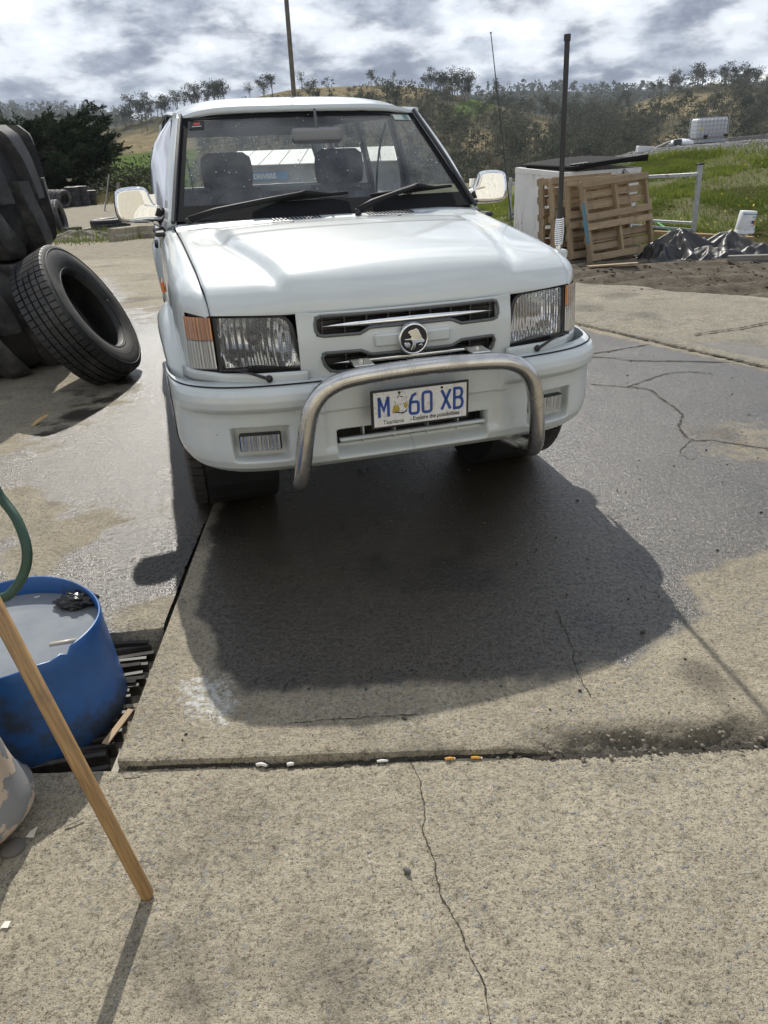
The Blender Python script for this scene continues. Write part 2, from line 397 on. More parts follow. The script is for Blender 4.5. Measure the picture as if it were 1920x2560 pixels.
grassm = np.maximum(grassm, sst(15.5, 17.0, GY) * sst(.6, 1.6, GX - .05 * (GY - 12)))
gravelm = sst(.96, 1.12, nb + .2 * (fbm(GX * .9 + 5, GY * .9, 3) - .5)) * sst(48, 42, GY) * sst(5.5, 8.0, GX - .27 * (GY - 22))
pale_d = sst(1.0, -1.0, GX) * sst(50, 46, GY)
m, nt, b, out = new_mat('yard_ground')
P = N(nt, 'ShaderNodeNewGeometry').outputs['Position']
ga = N(nt, 'ShaderNodeAttribute', attribute_name='grass').outputs['Fac']; gv = N(nt, 'ShaderNodeAttribute', attribute_name='gravel').outputs['Fac']; pl = N(nt, 'ShaderNodeAttribute', attribute_name='pale').outputs['Fac']
n_b = noise(nt, P, 0.8, 6, .6); n_m = noise(nt, P, 6, 6, .65); n_f = noise(nt, P, 45, 4, .65)
mud = ramp(nt, n_m, [(.3, (.062, .05, .038)), (.5, (.115, .095, .07)), (.75, (.20, .17, .13))])
palec = ramp(nt, n_m, [(.3, (.19, .17, .135)), (.7, (.33, .29, .22))])
c = mixc(nt, pl, mud, palec)
gr = ramp(nt, n_b, [(.25, (.13, .115, .05)), (.45, (.115, .115, .05)), (.7, (.12, .14, .045))])
gr = mixc(nt, sstep(nt, n_m, .5, .7), gr, (.15, .125, .075))
c = mixc(nt, ga, c, gr)
c = mixc(nt, gv, c, ramp(nt, n_f, [(.3, (.09, .09, .095)), (.7, (.26, .255, .25))]))
c = mixc(nt, math_n(nt, 'MULTIPLY', sstep(nt, n_f, .55, .75), .4), c, (.05, .045, .04))
nt.links.new(c, b.inputs['Base Color']); b.inputs['Roughness'].default_value = .95; b.inputs['Specular IOR Level'].default_value = .2
bump(nt, b, math_n(nt, 'ADD', n_f, math_n(nt, 'MULTIPLY', n_m, 1.5)), .8, .03)
link('ground', mesh_np('ground', np.stack([GX, GY, GZ], -1).reshape(-1, 3), gridfaces(len(gx), len(gy)), m, True, dict(grass=grassm, gravel=gravelm, pale=pale_d)), kind='structure')

# ---------------------------------------------------------------- concrete
def disp_poly(pts, z=0.): return [gp(x, y, z)[:2] for x, y in pts]
z6 = lambda x, y: ((1280 + x / 2.592) / DS, (760 + y / 2.592) / DS)
JX = lambda y: -.765 - .04 * (y - 1.42) / 1.5        # joint between the two bays
conc_front = concrete('concrete_dry', (0.43, 0.385, 0.295), (0.325, 0.29, 0.22), agg=.20)
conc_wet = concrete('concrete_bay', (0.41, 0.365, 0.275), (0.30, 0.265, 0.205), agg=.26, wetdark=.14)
conc_old = concrete('concrete_old', (0.39, 0.355, 0.28), (0.29, 0.265, 0.215), agg=.5, relief=1.3)
def relief(x, y):
    return .0022 * (fbm(x * 38, y * 38, 3) - .5) + .004 * (fbm(x * 4, y * 4, 3) - .5)
def front_z(x, y): return -.024 + relief(x, y) * 1.2 - .010 * sst(.035, .0, 1.425 - y) * sst(.45, .75, fbm(np.asarray(x) * 9, np.asarray(y) * 3, 3))
fx = axis((-4.5, -1.3, .2), (-1.3, 1.4, .007), (1.4, 4.4, .15)); fy = axis((-4, .45, .25), (.45, 1.30, .007), (1.30, 1.425, .004))
X, Y = np.meshgrid(fx, fy, indexing='ij')
Zf = front_z(X, Y)
Ye = Y + np.where(Y > 1.40, .012 * (fbm(X * 14, Y * 0 + 3, 3) - .62) * (1 - .0 * X), 0)
oil_f = .9 * sst(.60, .75, fbm(X * 2.3 + 4, Y * 2.3, 4)) * sst(1.6, 0.6, Y)
pale_f = .42 * sst(.62, .8, fbm(X * 5 + 9, Y * 5 + 2, 3))
Vf = np.stack([X, Ye, Zf], -1)
sk = Vf[:, -1:, :].copy(); sk[..., 2] = -.35; Vf = np.concatenate([Vf, sk], 1)
ext = lambda a: np.concatenate([a, a[:, -1:]], 1)
slab_front = link('concrete_slab', mesh_np('concrete_slab', Vf.reshape(-1, 3), gridfaces(len(fx), len(fy) + 1), conc_front, True, dict(wet=ext(X * 0), pale=ext(pale_f), oil_shade=ext(oil_f))), kind='structure')

def wet_shade_of(X, Y):
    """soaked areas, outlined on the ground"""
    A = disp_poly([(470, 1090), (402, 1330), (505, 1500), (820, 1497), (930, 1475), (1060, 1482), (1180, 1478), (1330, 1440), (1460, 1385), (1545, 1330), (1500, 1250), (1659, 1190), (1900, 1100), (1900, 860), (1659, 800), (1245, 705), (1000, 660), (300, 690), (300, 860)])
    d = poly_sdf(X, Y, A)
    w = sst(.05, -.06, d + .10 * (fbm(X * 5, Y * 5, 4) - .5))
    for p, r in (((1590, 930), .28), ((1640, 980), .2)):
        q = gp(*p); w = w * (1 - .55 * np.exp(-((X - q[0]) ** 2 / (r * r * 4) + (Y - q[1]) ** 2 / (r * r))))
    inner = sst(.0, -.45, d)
    return w * (.62 + .38 * np.maximum(inner, sst(.0, -.1, poly_sdf(X, Y, disp_poly([(470, 1090), (410, 1330), (520, 1490), (1150, 1470), (1520, 1330), (1330, 1010), (700, 900)])))))  # real wet, but fullest inside the car's shadow outline, deepening its shade
CY = 1.437
cx_ = axis((-.765, -.70, .006), (-.70, 1.5, .010), (1.5, 3.2, .03), (3.2, 7.5, .2)); 
cv = np.concatenate([[0, .0006, .001, .003, .007, .012, .018, .025, .033, .042, .052, .064, .078], np.arange(.09, .9, .010), np.arange(.9, 2.6, .022), np.arange(2.6, 9.4, .10)])
X, Vv = np.meshgrid(cx_, cv, indexing='ij')
rag = sst(.28, .62, X)
ye = CY + .010 * (fbm(X * 6, X * 0, 3) - .5) + rag * .035 * (fbm(X * 11, X * 0 + 7, 4) - .35) + .018 * X * 0
Y = ye + Vv
brk = rag * (.034 + .03 * fbm(X * 7, X * 0 + 2, 3)) * sst(.085, .0, Vv + .05 * (fbm(X * 16, Y * 30, 3) - .5))
Z = relief(X, Y) - .004 * sst(.012, 0, Vv) - brk * (.5 + .9 * fbm(X * 45, Y * 45, 3))
Z = Z + slope(Y); Z[:, 0] = -.40; Z[:, 1] = np.minimum(Z[:, 1], -.05)
cut_a, cut_b = np.array([2.74, 4.85]), np.array([1.77, 6.35]); nrm = np.array([1.5, .97]); nrm = nrm / np.linalg.norm(nrm)
side = (X - cut_a[0]) * nrm[0] + (Y - cut_a[1]) * nrm[1]
ok = side < .35; Z = Z - .05 * sst(.02, .10, side)
X = X + np.where(np.arange(len(cx_))[:, None] == 0, JX(Y) - X, 0)
F = gridfaces(len(cx_), len(cv)); keep = ok.ravel()[F].all(1)
wet_shade_c = wet_shade_of(X, Y)
pd = poly_sdf(X, Y, disp_poly([(375, 1480), (430, 1440), (500, 1450), (540, 1520), (480, 1580), (400, 1540)]))
pale_c = .60 * sst(.10, -.06, pd + .12 * (fbm(X * 12, Y * 12, 3) - .5)) + .3 * sst(.66, .8, fbm(X * 4, Y * 4, 3)) * (Y < 1.75) + .5 * sst(.05, -.03, poly_sdf(X, Y, disp_poly([(800, 1530), (900, 1520), (990, 1500), (1010, 1560), (880, 1580)]))) * .8
oil_shade_c = .8 * sst(.6, .8, fbm(X * 3 + 2, Y * 3 + 8, 4)) + .85 * rag * sst(.11, .02, Vv)  # oil stains, plus cavity shade painted along the broken edge
slab_car = link('concrete_slab', mesh_np('concrete_slab', np.stack([X, Y, Z], -1).reshape(-1, 3), F[keep], conc_wet, True, dict(wet=wet_shade_c, pale=pale_c, oil_shade=oil_shade_c)), kind='structure')

# left bay, washed wet, dry tan islands
lx = axis((-9, -3, .3), (-3, -1.6, .05), (-1.6, -.80, .008)); lv = np.concatenate([[0, .0006, .004, .01], np.arange(.02, 1.2, .012), np.arange(1.2, 3.2, .03), np.arange(3.2, 12.1, .12)])
X, Vv = np.meshgrid(lx, lv, indexing='ij')
le = 2.055 + .10 * (X + .8) + .02 * (fbm(X * 7, X * 0, 3) - .5)
Y = le + Vv
X = X + np.where(np.arange(len(lx))[:, None] == len(lx) - 1, (JX(Y) - .016) - X, 0) + .005 * (fbm(Y * 9, X * 0, 2) - .5) * (np.arange(len(lx))[:, None] == len(lx) - 1) * (Y < 3.2)
Z = relief(X, Y) - .006 * sst(.03, 0, Vv) + slope(Y); Z[:, 0] = -.40
w = np.ones_like(X) * .92
for poly, s in (([(-40, 1070), (60, 1050), (110, 1075), (95, 1110), (0, 1160), (-60, 1180)], .09), ([(225, 1390), (255, 1330), (345, 1285), (390, 1290), (340, 1400)], .08), ([(-200, 790), (190, 770), (225, 850), (120, 890), (60, 940), (-100, 1000), (-300, 1000)], .25), ([(270, 560), (420, 540), (400, 620), (345, 690), (315, 660), (285, 610)], .25), ([(-100, 500), (380, 490), (400, 540), (280, 570), (120, 560), (-100, 560)], .4), ([(40, 1190), (120, 1150), (215, 1120), (250, 1125), (170, 1180), (60, 1240)], .10)):
    w = w - .8 * sst(s * 1.6, -s, poly_sdf(X, Y, disp_poly(poly)) + s * 3.5 * (fbm(X * 4 + Y * 2, Y * 7 - X * 3, 4) - .5))
w = w - .35 * sst(7, 12, Y) - .30 * sst(.5, .72, fbm(X * 1.7 + 3, Y * 1.7, 4))
slab_left = link('concrete_slab', mesh_np('concrete_slab', np.stack([X, Y, Z], -1).reshape(-1, 3), gridfaces(len(lx), len(lv)), conc_wet, True, dict(wet=np.clip(w, 0, 1), pale=X * 0, oil_shade=.6 * sst(.62, .8, fbm(X * 2, Y * 2, 3)))), kind='structure')

# old chip-faced apron beyond the cracked edge
as_ = axis((-7, -2.5, .25), (-2.5, 4.5, .03), (4.5, 9, .2)); an_ = np.concatenate([[0, .004, .012, .03], np.arange(.06, 2.5, .05), np.arange(2.5, 9, .2)])
S_, N_ = np.meshgrid(as_, an_, indexing='ij'); tdir = np.array([-nrm[1], nrm[0]])
jit = (.05 * (fbm(S_ * 4, S_ * 0, 4) - .5) + .02 * (fbm(S_ * 22, S_ * 0 + 4, 2) - .5)) * sst(.3, 0, N_)
X = cut_a[0] + tdir[0] * S_ + nrm[0] * (N_ + jit); Y = cut_a[1] + tdir[1] * S_ + nrm[1] * (N_ + jit); side = N_
da, db = gp(1240, 612, -.05), gp(1659, 655, -.03); t = (X - da[0]) / (db[0] - da[0]); edge_y = da[1] + t * (db[1] - da[1]) + .5 * (fbm(X * 1.3, Y * 1.3, 3) - .5)
ok = Y < np.where(X < 1.8, 14.5, edge_y + .6)
Z = .010 + relief(X, Y) * 1.5 - .022 * sst(.03, 0, side) + .008 * (fbm(X * 9, Y * 9, 3) - .5) - .09 * sst(.1, .55, Y - edge_y) * (X > 1.8) + slope(Y)
w = .62 * sst(.5, .62, fbm(X * 1.5 + 1, Y * 1.5, 3)) * sst(.9, .0, poly_sdf(X, Y, disp_poly([(1470, 740), (1659, 720), (1900, 740), (1900, 830), (1659, 800)]))) * sst(.05, .2, N_)
F = gridfaces(len(as_), len(an_)); keep = ok.ravel()[F].all(1)
apron = link('pavement', mesh_np('pavement', np.stack([X, Y, Z], -1).reshape(-1, 3), F[keep], conc_old, True, dict(wet=w, pale=X * 0, oil_shade=.5 * sst(.6, .75, fbm(X * 2, Y * 2, 3)))), kind='structure')

# ---------------------------------------------------------------- cracks
crack_m = simple('crack_dirt_and_shade', (.035, .030, .023), .95, var=.5, vscale=60, coords='Object')
def ribbon(pts, w0, parent, zf, jit=.004):
    P = smooth_path([(p[0], p[1], 0) for p in pts], 14); V = []; F = []
    for i, p in enumerate(P):
        t = P[min(i + 1, len(P) - 1)] - P[max(i - 1, 0)]; t = t / (np.linalg.norm(t) + 1e-9); nn_ = np.array([-t[1], t[0]])
        o = (float(fbm(p[0] * 40, p[1] * 40, 3)) - .5) * 3.2 * jit; ww = w0 * (.3 + 1.5 * random.random() ** 1.5) * (.4 if i in (0, len(P) - 1) else 1)
        for s in (-1, 1):
            q = p[:2] + nn_ * (o + s * ww / 2); V.append((q[0], q[1], float(zf(q[0], q[1])) + .0022))
    F = [(2 * i, 2 * i + 1, 2 * i + 3, 2 * i + 2) for i in range(len(P) - 1)]
    MB().add(V, F).build('crack', crack_m, parent)
fz = lambda x, y: front_z(np.array([x]), np.array([y]))[0]
ribbon([gp(*p, -.024) for p in ((885, 1640), (910, 1700), (918, 1760), (914, 1800), (938, 1860), (950, 1930), (992, 2000), (1008, 2050), (1042, 2120), (1050, 2170), (1064, 2240))], .0030, slab_front, fz)
rz = lambda x, y: relief(np.array([x]), np.array([y]))[0] + slope(y)
for pts, w in (([(500, 520), (740, 540), (890, 555), (960, 610), (1050, 670), (1100, 720), (1085, 800), (1165, 880), (1300, 885), (1600, 930), (1800, 950)], .012),
               ([(740, 540), (860, 500), (1000, 455), (1150, 440), (1300, 455)], .011), ([(1165, 880), (1100, 940), (1110, 985), (1180, 1010)], .006),
               ([(480, 330), (700, 295), (890, 262)], .02), ([(480, 340), (640, 350), (800, 368), (1100, 372), (1440, 380)], .018)):
    ribbon([gp(*z6(*p)) for p in pts], w, slab_car, rz, .006)
ribbon([gp((1120 + x / 2.074) / DS, (1600 + y / 2.074) / DS) for x, y in ((560, -160), (640, 30), (660, 130), (700, 230), (745, 300))], .003, slab_car, rz)
ribbon([gp((400 + x / 2.074) / DS, (1600 + y / 2.074) / DS) for x, y in ((660, 435), (800, 422), (980, 405), (1180, 396), (1340, 385))], .0025, slab_car, rz)
ribbon([cut_a + tdir * q + nrm * -.006 for q in linsp(-2.3, 4.5, 40)], .034, slab_car, lambda x, y: .006 + slope(y), .012)
ribbon([gp(*z6(*p)) for p in ((1180, 215), (1330, 190), (1480, 170), (1659, 135))], .02, apron, lambda x, y: .020 + slope(y), .008)
ribbon([(x_, CY - .010 + .006 * math.sin(x_ * 7)) for x_ in linsp(-.74, 2.2, 60)], .016, slab_front, fz, .004)  # dark strip in the joint standing in for the step's shade

# embedded chips and crumbs, far too many to count
def rocks(pos, size, flat=.5):
    ico = np.array([(0, 0, 1), (.89, 0, .45), (.28, .85, .45), (-.72, .53, .45), (-.72, -.53, .45), (.28, -.85, .45), (.72, .53, -.45), (-.28, .85, -.45), (-.89, 0, -.45), (-.28, -.85, -.45), (.72, -.53, -.45), (0, 0, -1)])
    icf = np.array([(0, 1, 2), (0, 2, 3), (0, 3, 4), (0, 4, 5), (0, 5, 1), (1, 6, 2), (2, 7, 3), (3, 8, 4), (4, 9, 5), (5, 10, 1), (2, 6, 7), (3, 7, 8), (4, 8, 9), (5, 9, 10), (1, 10, 6), (6, 11, 7), (7, 11, 8), (8, 11, 9), (9, 11, 10), (10, 11, 6)])
    n = len(pos); sc = size[:, None, None] * (1 + .6 * (rng.random((n, 12, 1)) - .5)) * np.stack([1 + .5 * (rng.random(n) - .5), .75 + .5 * (rng.random(n) - .5), np.full(n, flat)], 1)[:, None, :]
    V = ico[None] * sc; a = rng.random(n) * 6.28; ca, sa = np.cos(a)[:, None], np.sin(a)[:, None]
    V = np.stack([V[..., 0] * ca - V[..., 1] * sa, V[..., 0] * sa + V[..., 1] * ca, V[..., 2]], -1) + pos[:, None, :]
    return V.reshape(-1, 3), (icf[None] + 12 * np.arange(n)[:, None, None]).reshape(-1, 3)
chip_m = simple('chip_stone', (.185, .183, .178), .85, var=.5, vscale=60, coords='Generated')
n = 1300; px = -.9 + 2.3 * rng.random(n) ** .75; py = .55 + .85 * rng.random(n); k = rng.random(n) < (.12 + .8 * sst(-.2, .8, px)); px, py = px[k], py[k]
sz = .0025 + .0055 * rng.random(len(px)) ** 2
V, F = rocks(np.stack([px, py, front_z(px, py) - .0006], 1), sz, .22)
link('stone_chips', mesh_np('stone_chips', V, F, chip_m), slab_front, kind='stuff')
crumb_m = simple('crumb', (.035, .032, .03), .7)
n = 420; px = -.6 + 3.2 * rng.random(n); py = 1.5 + 4.0 * rng.random(n) ** 1.3
V, F = rocks(np.stack([px, py, relief(px, py) + .002], 1), .0025 + .006 * rng.random(n) ** 3, .7)
link('crumbs', mesh_np('crumbs', V, F, crumb_m), slab_car, kind='stuff')
n = 260; px = .2 + 1.9 * rng.random(n) ** .8; py = CY - .035 + .085 * rng.random(n)
V, F = rocks(np.stack([px, py, -.026 + .012 * rng.random(n) + .012 * (py > CY)], 1), .0025 + .008 * rng.random(n) ** 2.5, .4)
link('broken_edge_rubble', mesh_np('broken_edge_rubble', V, F, simple('rubble', (.17, .15, .12), .95, var=.5, vscale=40)), slab_car, kind='stuff')

# ---------------------------------------------------------------- hills
def hill_mat(name, dry, scrub, sc=.02):
    m, nt, b, out = new_mat(name); P = N(nt, 'ShaderNodeNewGeometry').outputs['Position']
    pad = N(nt, 'ShaderNodeAttribute', attribute_name='paddock').outputs['Fac']; grn = N(nt, 'ShaderNodeAttribute', attribute_name='green').outputs['Fac']
    a = noise(nt, P, sc, 7, .65); f2 = noise(nt, P, sc * 8, 6, .7)
    c = ramp(nt, f2, [(.3, tuple(x * .55 for x in scrub)), (.52, scrub), (.75, dry)])
    c = mixc(nt, sstep(nt, a, .45, .65), c, tuple(x * .75 for x in scrub))
    dp = ramp(nt, f2, [(.3, tuple(x * .6 for x in dry)), (.7, tuple(x * 1.2 for x in dry))])
    c = mixc(nt, pad, c, dp); c = mixc(nt, grn, c, ramp(nt, f2, [(.3, (.075, .11, .03)), (.7, (.13, .18, .05))]))
    nt.links.new(c, b.inputs['Base Color']); b.inputs['Roughness'].default_value = 1; b.inputs['Specular IOR Level'].default_value = .0
    bump(nt, b, f2, 1.0, 3.0); MATS[name] = m; return m
def hill(name, ridge, Yr, Yb, zb, mat, pad=(), green=(), ncol=240, nrow=40, rough=4., p=.9):
    xs = np.array([r[0] for r in ridge], float); ys = np.array([r[1] for r in ridge], float)
    px = np.linspace(xs[0], xs[-1], ncol); py = np.interp(px, xs, ys)
    py = np.convolve(np.pad(py, 3, 'edge'), np.ones(7) / 7, 'valid')
    top = np.array([at(a, b_, Yr) for a, b_ in zip(px, py)])
    top[:, 2] += 1.2 * (fbm(top[:, 0] * .03, top[:, 0] * 0, 3) - .5)
    t = np.concatenate([np.linspace(0, 1, nrow), [1.04, 1.1, 1.2, 1.35]])
    T, I = np.meshgrid(t, np.arange(ncol)); Tt = np.minimum(T, 1)
    Yy = Yb + (Yr - Yb) * T; Xx = top[I, 0] * (Yy / Yr)
    Zz = zb + (top[I, 2] - zb) * (Tt ** p * .85 + .15 * Tt * Tt) - (T > 1) * (T - 1) * 2.0 * np.abs(top[I, 2] - zb)
    Zz = Zz + rough * 2 * (fbm(Xx * 8 / Yr, Yy * 8 / Yr, 5) - .5) * np.sin(np.clip(Tt, 0, 1) * math.pi) ** .8 * (T <= 1)
    V = np.stack([Xx, Yy, Zz], -1); uv = project(V)
    am = np.zeros_like(T); gm = np.zeros_like(T)
    for poly in pad: am = np.maximum(am, sst(9, -5, poly_sdf(uv[..., 0], uv[..., 1], poly) + 26 * (fbm(Xx * .05, Yy * .05, 3) - .5)))
    for poly in green: gm = np.maximum(gm, sst(4, -3, poly_sdf(uv[..., 0], uv[..., 1], poly) + 8 * (fbm(Xx * .05, Yy * .05, 3) - .5)))
    link(name, mesh_np(name, V.reshape(-1, 3), gridfaces(ncol, len(t)), mat, True, dict(paddock=am, green=gm)), kind='structure')
    return V, am, gm, t
hm_a = hill_mat('hill_scrub', (.27, .22, .13), (.125, .115, .075))
hm_b = hill_mat('hill_far', (.10, .10, .07), (.05, .06, .045), .006)
HA = hill('hill', [(-1500, 400), (-700, 366), (-320, 345), (0, 318), (150, 296), (250, 272), (330, 254), (400, 240), (470, 228), (540, 212), (600, 199), (660, 192), (760, 186), (850, 184), (930, 191), (990, 206), (1050, 220), (1120, 238), (1200, 256), (1300, 278), (1420, 300)], 430, 190, -16, hm_a,
          pad=[[(250, 300), (330, 280), (420, 262), (420, 345), (270, 330)], [(560, 196), (900, 182), (930, 205), (560, 215)], [(360, 230), (560, 205), (560, 225), (360, 250)], [(1120, 272), (1180, 262), (1190, 290), (1130, 300)], [(1000, 290), (1050, 283), (1060, 318), (1010, 330)], [(1230, 292), (1290, 288), (1300, 312), (1240, 318)]], green=[[(235, 338), (420, 322), (420, 420), (230, 420)], [(940, 250), (1020, 212), (1085, 222), (1040, 245), (975, 262)]])
HB = hill('hill', [(1180, 275), (1250, 258), (1320, 238), (1400, 213), (1470, 192), (1540, 181), (1600, 184), (1659, 192), (1760, 196), (1900, 190), (2050, 205), (2500, 235), (3200, 262)], 500, 210, -18, hm_a,
          pad=[[(1330, 245), (1400, 218), (1480, 205), (1600, 215), (1600, 245), (1420, 252)], [(1400, 300), (1460, 285), (1470, 300), (1410, 315)]])
HC = hill('hill', [(880, 215), (1000, 206), (1080, 199), (1180, 195), (1300, 200), (1400, 196), (1500, 199), (1659, 200), (1900, 190), (2500, 200), (3200, 235)], 1300, 500, -25, hm_b, rough=8)
HD = hill('hill', [(-1700, 345), (-1000, 290), (-500, 252), (-200, 235), (0, 236), (60, 238), (130, 240), (180, 231), (230, 239), (290, 262), (400, 272), (560, 280)], 1500, 500, -25, hm_b, rough=8)
HE = hill('mountain', [(1150, 215), (1300, 206), (1380, 194), (1430, 187), (1500, 185), (1560, 184), (1610, 177), (1659, 174), (1750, 182), (2000, 190), (2600, 200), (3200, 230)], 2700, 1500, -20, hm_b, rough=10)

# ---------------------------------------------------------------- trees
def leaf_mat(name, cols, attr=None, trans=.15):
    m, nt, b, out = new_mat(name); P = N(nt, 'ShaderNodeNewGeometry').outputs['Position']
    if attr: fac = N(nt, 'ShaderNodeAttribute', attribute_name=attr).outputs['Fac']
    else:
        oi = N(nt, 'ShaderNodeObjectInfo'); g2 = N(nt, 'ShaderNodeNewGeometry')
        fac = math_n(nt, 'ADD', math_n(nt, 'MULTIPLY', oi.outputs['Random'], .6), math_n(nt, 'MULTIPLY', g2.outputs['Random Per Island'], .4))
    c = ramp(nt, fac, cols); nt.links.new(c, b.inputs['Base Color']); b.inputs['Roughness'].default_value = .9; b.inputs['Specular IOR Level'].default_value = .08
    tr = N(nt, 'ShaderNodeBsdfTranslucent'); nt.links.new(c, tr.inputs[0]); mx = N(nt, 'ShaderNodeMixShader'); mx.inputs[0].default_value = trans
    nt.links.new(b.outputs[0], mx.inputs[1]); nt.links.new(tr.outputs[0], mx.inputs[2]); nt.links.new(mx.outputs[0], out.inputs[0])
    MATS[name] = m; return m
GUM = [(0.0, (.036, .046, .027)), (.4, (.062, .072, .042)), (.75, (.098, .10, .062)), (1.0, (.15, .125, .085))]
gum_leaf = leaf_mat('gum_leaf', GUM); gum_stuff = leaf_mat('gum_leaf_mass', GUM, 'tint'); bark = simple('gum_bark', (.20, .175, .15), .9, var=.4, vscale=2)
def leaf_quads(C, size, up=.3, r=rng):
    n = len(C); a = r.normal(size=(n, 3)); a[:, 2] *= .7; a /= np.linalg.norm(a, axis=1)[:, None]
    b_ = r.normal(size=(n, 3)); b_ -= a * (a * b_).sum(1)[:, None]; b_ /= np.linalg.norm(b_, axis=1)[:, None]
    s = (size * (.6 + .8 * r.random(n)))[:, None]
    V = np.stack([C - a * s, C + b_ * s * .55, C + a * s, C - b_ * s * .55], 1).reshape(-1, 3)
    return V, np.arange(4 * n).reshape(-1, 4)
def gum_points(seed, h, nclump, per, spread):
    r = np.random.default_rng(seed); C = []; limbs = []; lean = r.normal(size=2) * .05 * h
    for k in range(nclump):
        z = h * (.48 + .5 * r.random() ** .8); a = r.random() * 6.28; rad = spread * h * (.25 + .75 * r.random()) * (1.15 - .75 * abs(z / h - .68))
        c = np.array([lean[0] * z / h + math.cos(a) * rad, lean[1] * z / h + math.sin(a) * rad, z]); limbs.append(c)
        s = h * (.055 + .05 * r.random()); p = r.normal(size=(per, 3)) * np.array([s, s, s * .6]); C.append(c + p)
    return np.concatenate(C), limbs, lean
gum_protos = []
for k in range(7):
    h = 10.; C, limbs, lean = gum_points(100 + k, h, [13, 9, 16, 11, 7, 18, 12][k], [26, 24, 24, 26, 20, 26, 24][k], [.26, .18, .30, .22, .16, .32, .25][k])
    C = np.concatenate([C, C + rng.normal(size=C.shape) * .25]); V, F = leaf_quads(C, .26)
    crown = mesh_np('crown', V, F, gum_leaf)
    t = MB(); t.tube([(0, 0, -.6), (lean[0] * .3, lean[1] * .3, h * .3), (lean[0] * .6, lean[1] * .6, h * .6), (lean[0] * .9, lean[1] * .9, h * .9)], [.24, .19, .13, .05], 6)
    for c in limbs:
        z0 = c[2] * .62; t.tube([(lean[0] * z0 / h, lean[1] * z0 / h, z0), (lean[0] * .5 + c[0] * .5, lean[1] * .5 + c[1] * .5, c[2] * .86), tuple(c)], [.10, .07, .03], 4)
    gum_protos.append((crown, t.mesh('trunk', bark)))
ntree = 0
def gum(pos, h, label, group):
    global ntree
    k = random.randrange(len(gum_protos)); cr, tk = gum_protos[k]; s = h / 10.
    label = ('tall ' if h > 10.2 else 'middling ' if h > 8 else 'small ') + ('full crowned ', 'narrow ', 'broad crowned ', 'open crowned ', 'thin sparse ', 'wide leafy ', 'rounded ')[k] + label
    o = empty('gum_tree', pos, label, 'tree', group, rot=(0, 0, random.random() * 6.28)); o.scale = (s * random.uniform(.85, 1.2), s * random.uniform(.85, 1.2), s)
    link('trunk', tk, o); link('crown', cr, o); ntree += 1
def ridge_pos(H, nr, jitter, n0):
    V, am, gm, t = H; i = random.random() * (V.shape[0] - 2); j = n0 + random.random() * jitter; a, b_ = int(i), min(int(j), V.shape[1] - 6)
    fa, fb = i - a, j - int(j)
    return (V[a, b_] * (1 - fa) + V[a + 1, b_] * fa) * (1 - fb) + (V[a, b_ + 1] * (1 - fa) + V[a + 1, b_ + 1] * fa) * fb
def in_view(p, x0=-40, x1=1700):
    u = project(p); return x0 < u[0] < x1
def scatter(H, n, lo, hi, dens=None):
    V, am, gm, t = H; nr = 40; out = []
    while len(out) < n:
        i = random.random() * (V.shape[0] - 2); j = lo + random.random() * (hi - lo); a = int(i); b_ = min(int(j), nr - 2); fa, fb = i - a, j - b_
        p = (V[a, b_] * (1 - fa) + V[a + 1, b_] * fa) * (1 - fb) + (V[a, b_ + 1] * (1 - fa) + V[a + 1, b_ + 1] * fa) * fb
        u = project(p)
        if not (-60 < u[0] < 1720): continue
        d = (1 - .93 * am[a, b_]) * (1 - .97 * gm[a, b_]) * (dens(u) if dens else 1)
        if random.random() < d: out.append(p)
    return out
dA = lambda u: float(np.interp(u[0], [0, 260, 480, 700, 900, 1000, 1200], [.10, .12, .22, .5, .75, 1, 1]))
for p in scatter(HA, 66, 37.2, 38.98, lambda u: 1.0 if 270 < u[0] < 1080 else .1): gum(p, random.uniform(6.5, 13), 'gum tree on the skyline of the near hill', 'gum trees along the near ridge')
for p in scatter(HB, 40, 36.6, 38.98, lambda u: 1.0 if 1330 < u[0] else .0): gum(p, random.uniform(7, 13), 'gum tree on the crest of the hill behind the caged tank', 'gum trees along the ridge behind the tank')
for p in scatter(HA, 95, 4, 36, dA): gum(p, random.uniform(6, 11), 'gum tree growing on the slope of the near hill', 'gum trees scattered over the near hillside')
for p in scatter(HB, 65, 6, 36): gum(p, random.uniform(7, 12), 'gum tree growing on the slope of the hill behind the caged tank', 'gum trees scattered over the right hillside')
def mass(name, pts, hs, nclump, per, leaf, label):
    Vs = []; Fs = []; Ts = []; n0 = 0
    pr = [gum_points(300 + k, 1., nclump, per, [.3, .24, .36, .2][k % 4])[0] for k in range(8)]
    for p, h in zip(pts, hs):
        C = pr[random.randrange(8)] * h + p; V, F = leaf_quads(C, leaf * h); Vs.append(V); Fs.append(F + n0); n0 += len(V)
        Ts.append(np.full(len(V), random.random() * .75) + .25 * np.repeat(rng.random(len(C)), 4))
        if per > 5:
            w = .018 * h; q = np.array([(-w, 0, 0), (w, 0, 0), (w * .6, 0, h * .7), (-w * .6, 0, h * .7), (0, -w, 0), (0, w, 0), (0, w * .6, h * .7), (0, -w * .6, h * .7)]) + p
            Vs.append(q); Fs.append(np.array([(0, 1, 2, 3), (4, 5, 6, 7)]) + n0); n0 += 8; Ts.append(np.full(8, .97))
    link(name, mesh_np(name, np.concatenate(Vs), np.concatenate(Fs), gum_stuff, False, dict(tint=np.concatenate(Ts))), kind='stuff', label=label, category='woodland')
ptsA = scatter(HA, 1150, 1, 38, dA); mass('woodland', ptsA, [random.uniform(2.5, 9.5) for _ in ptsA], 8, 13, .045, 'scrubby gum woodland covering the near hillside')
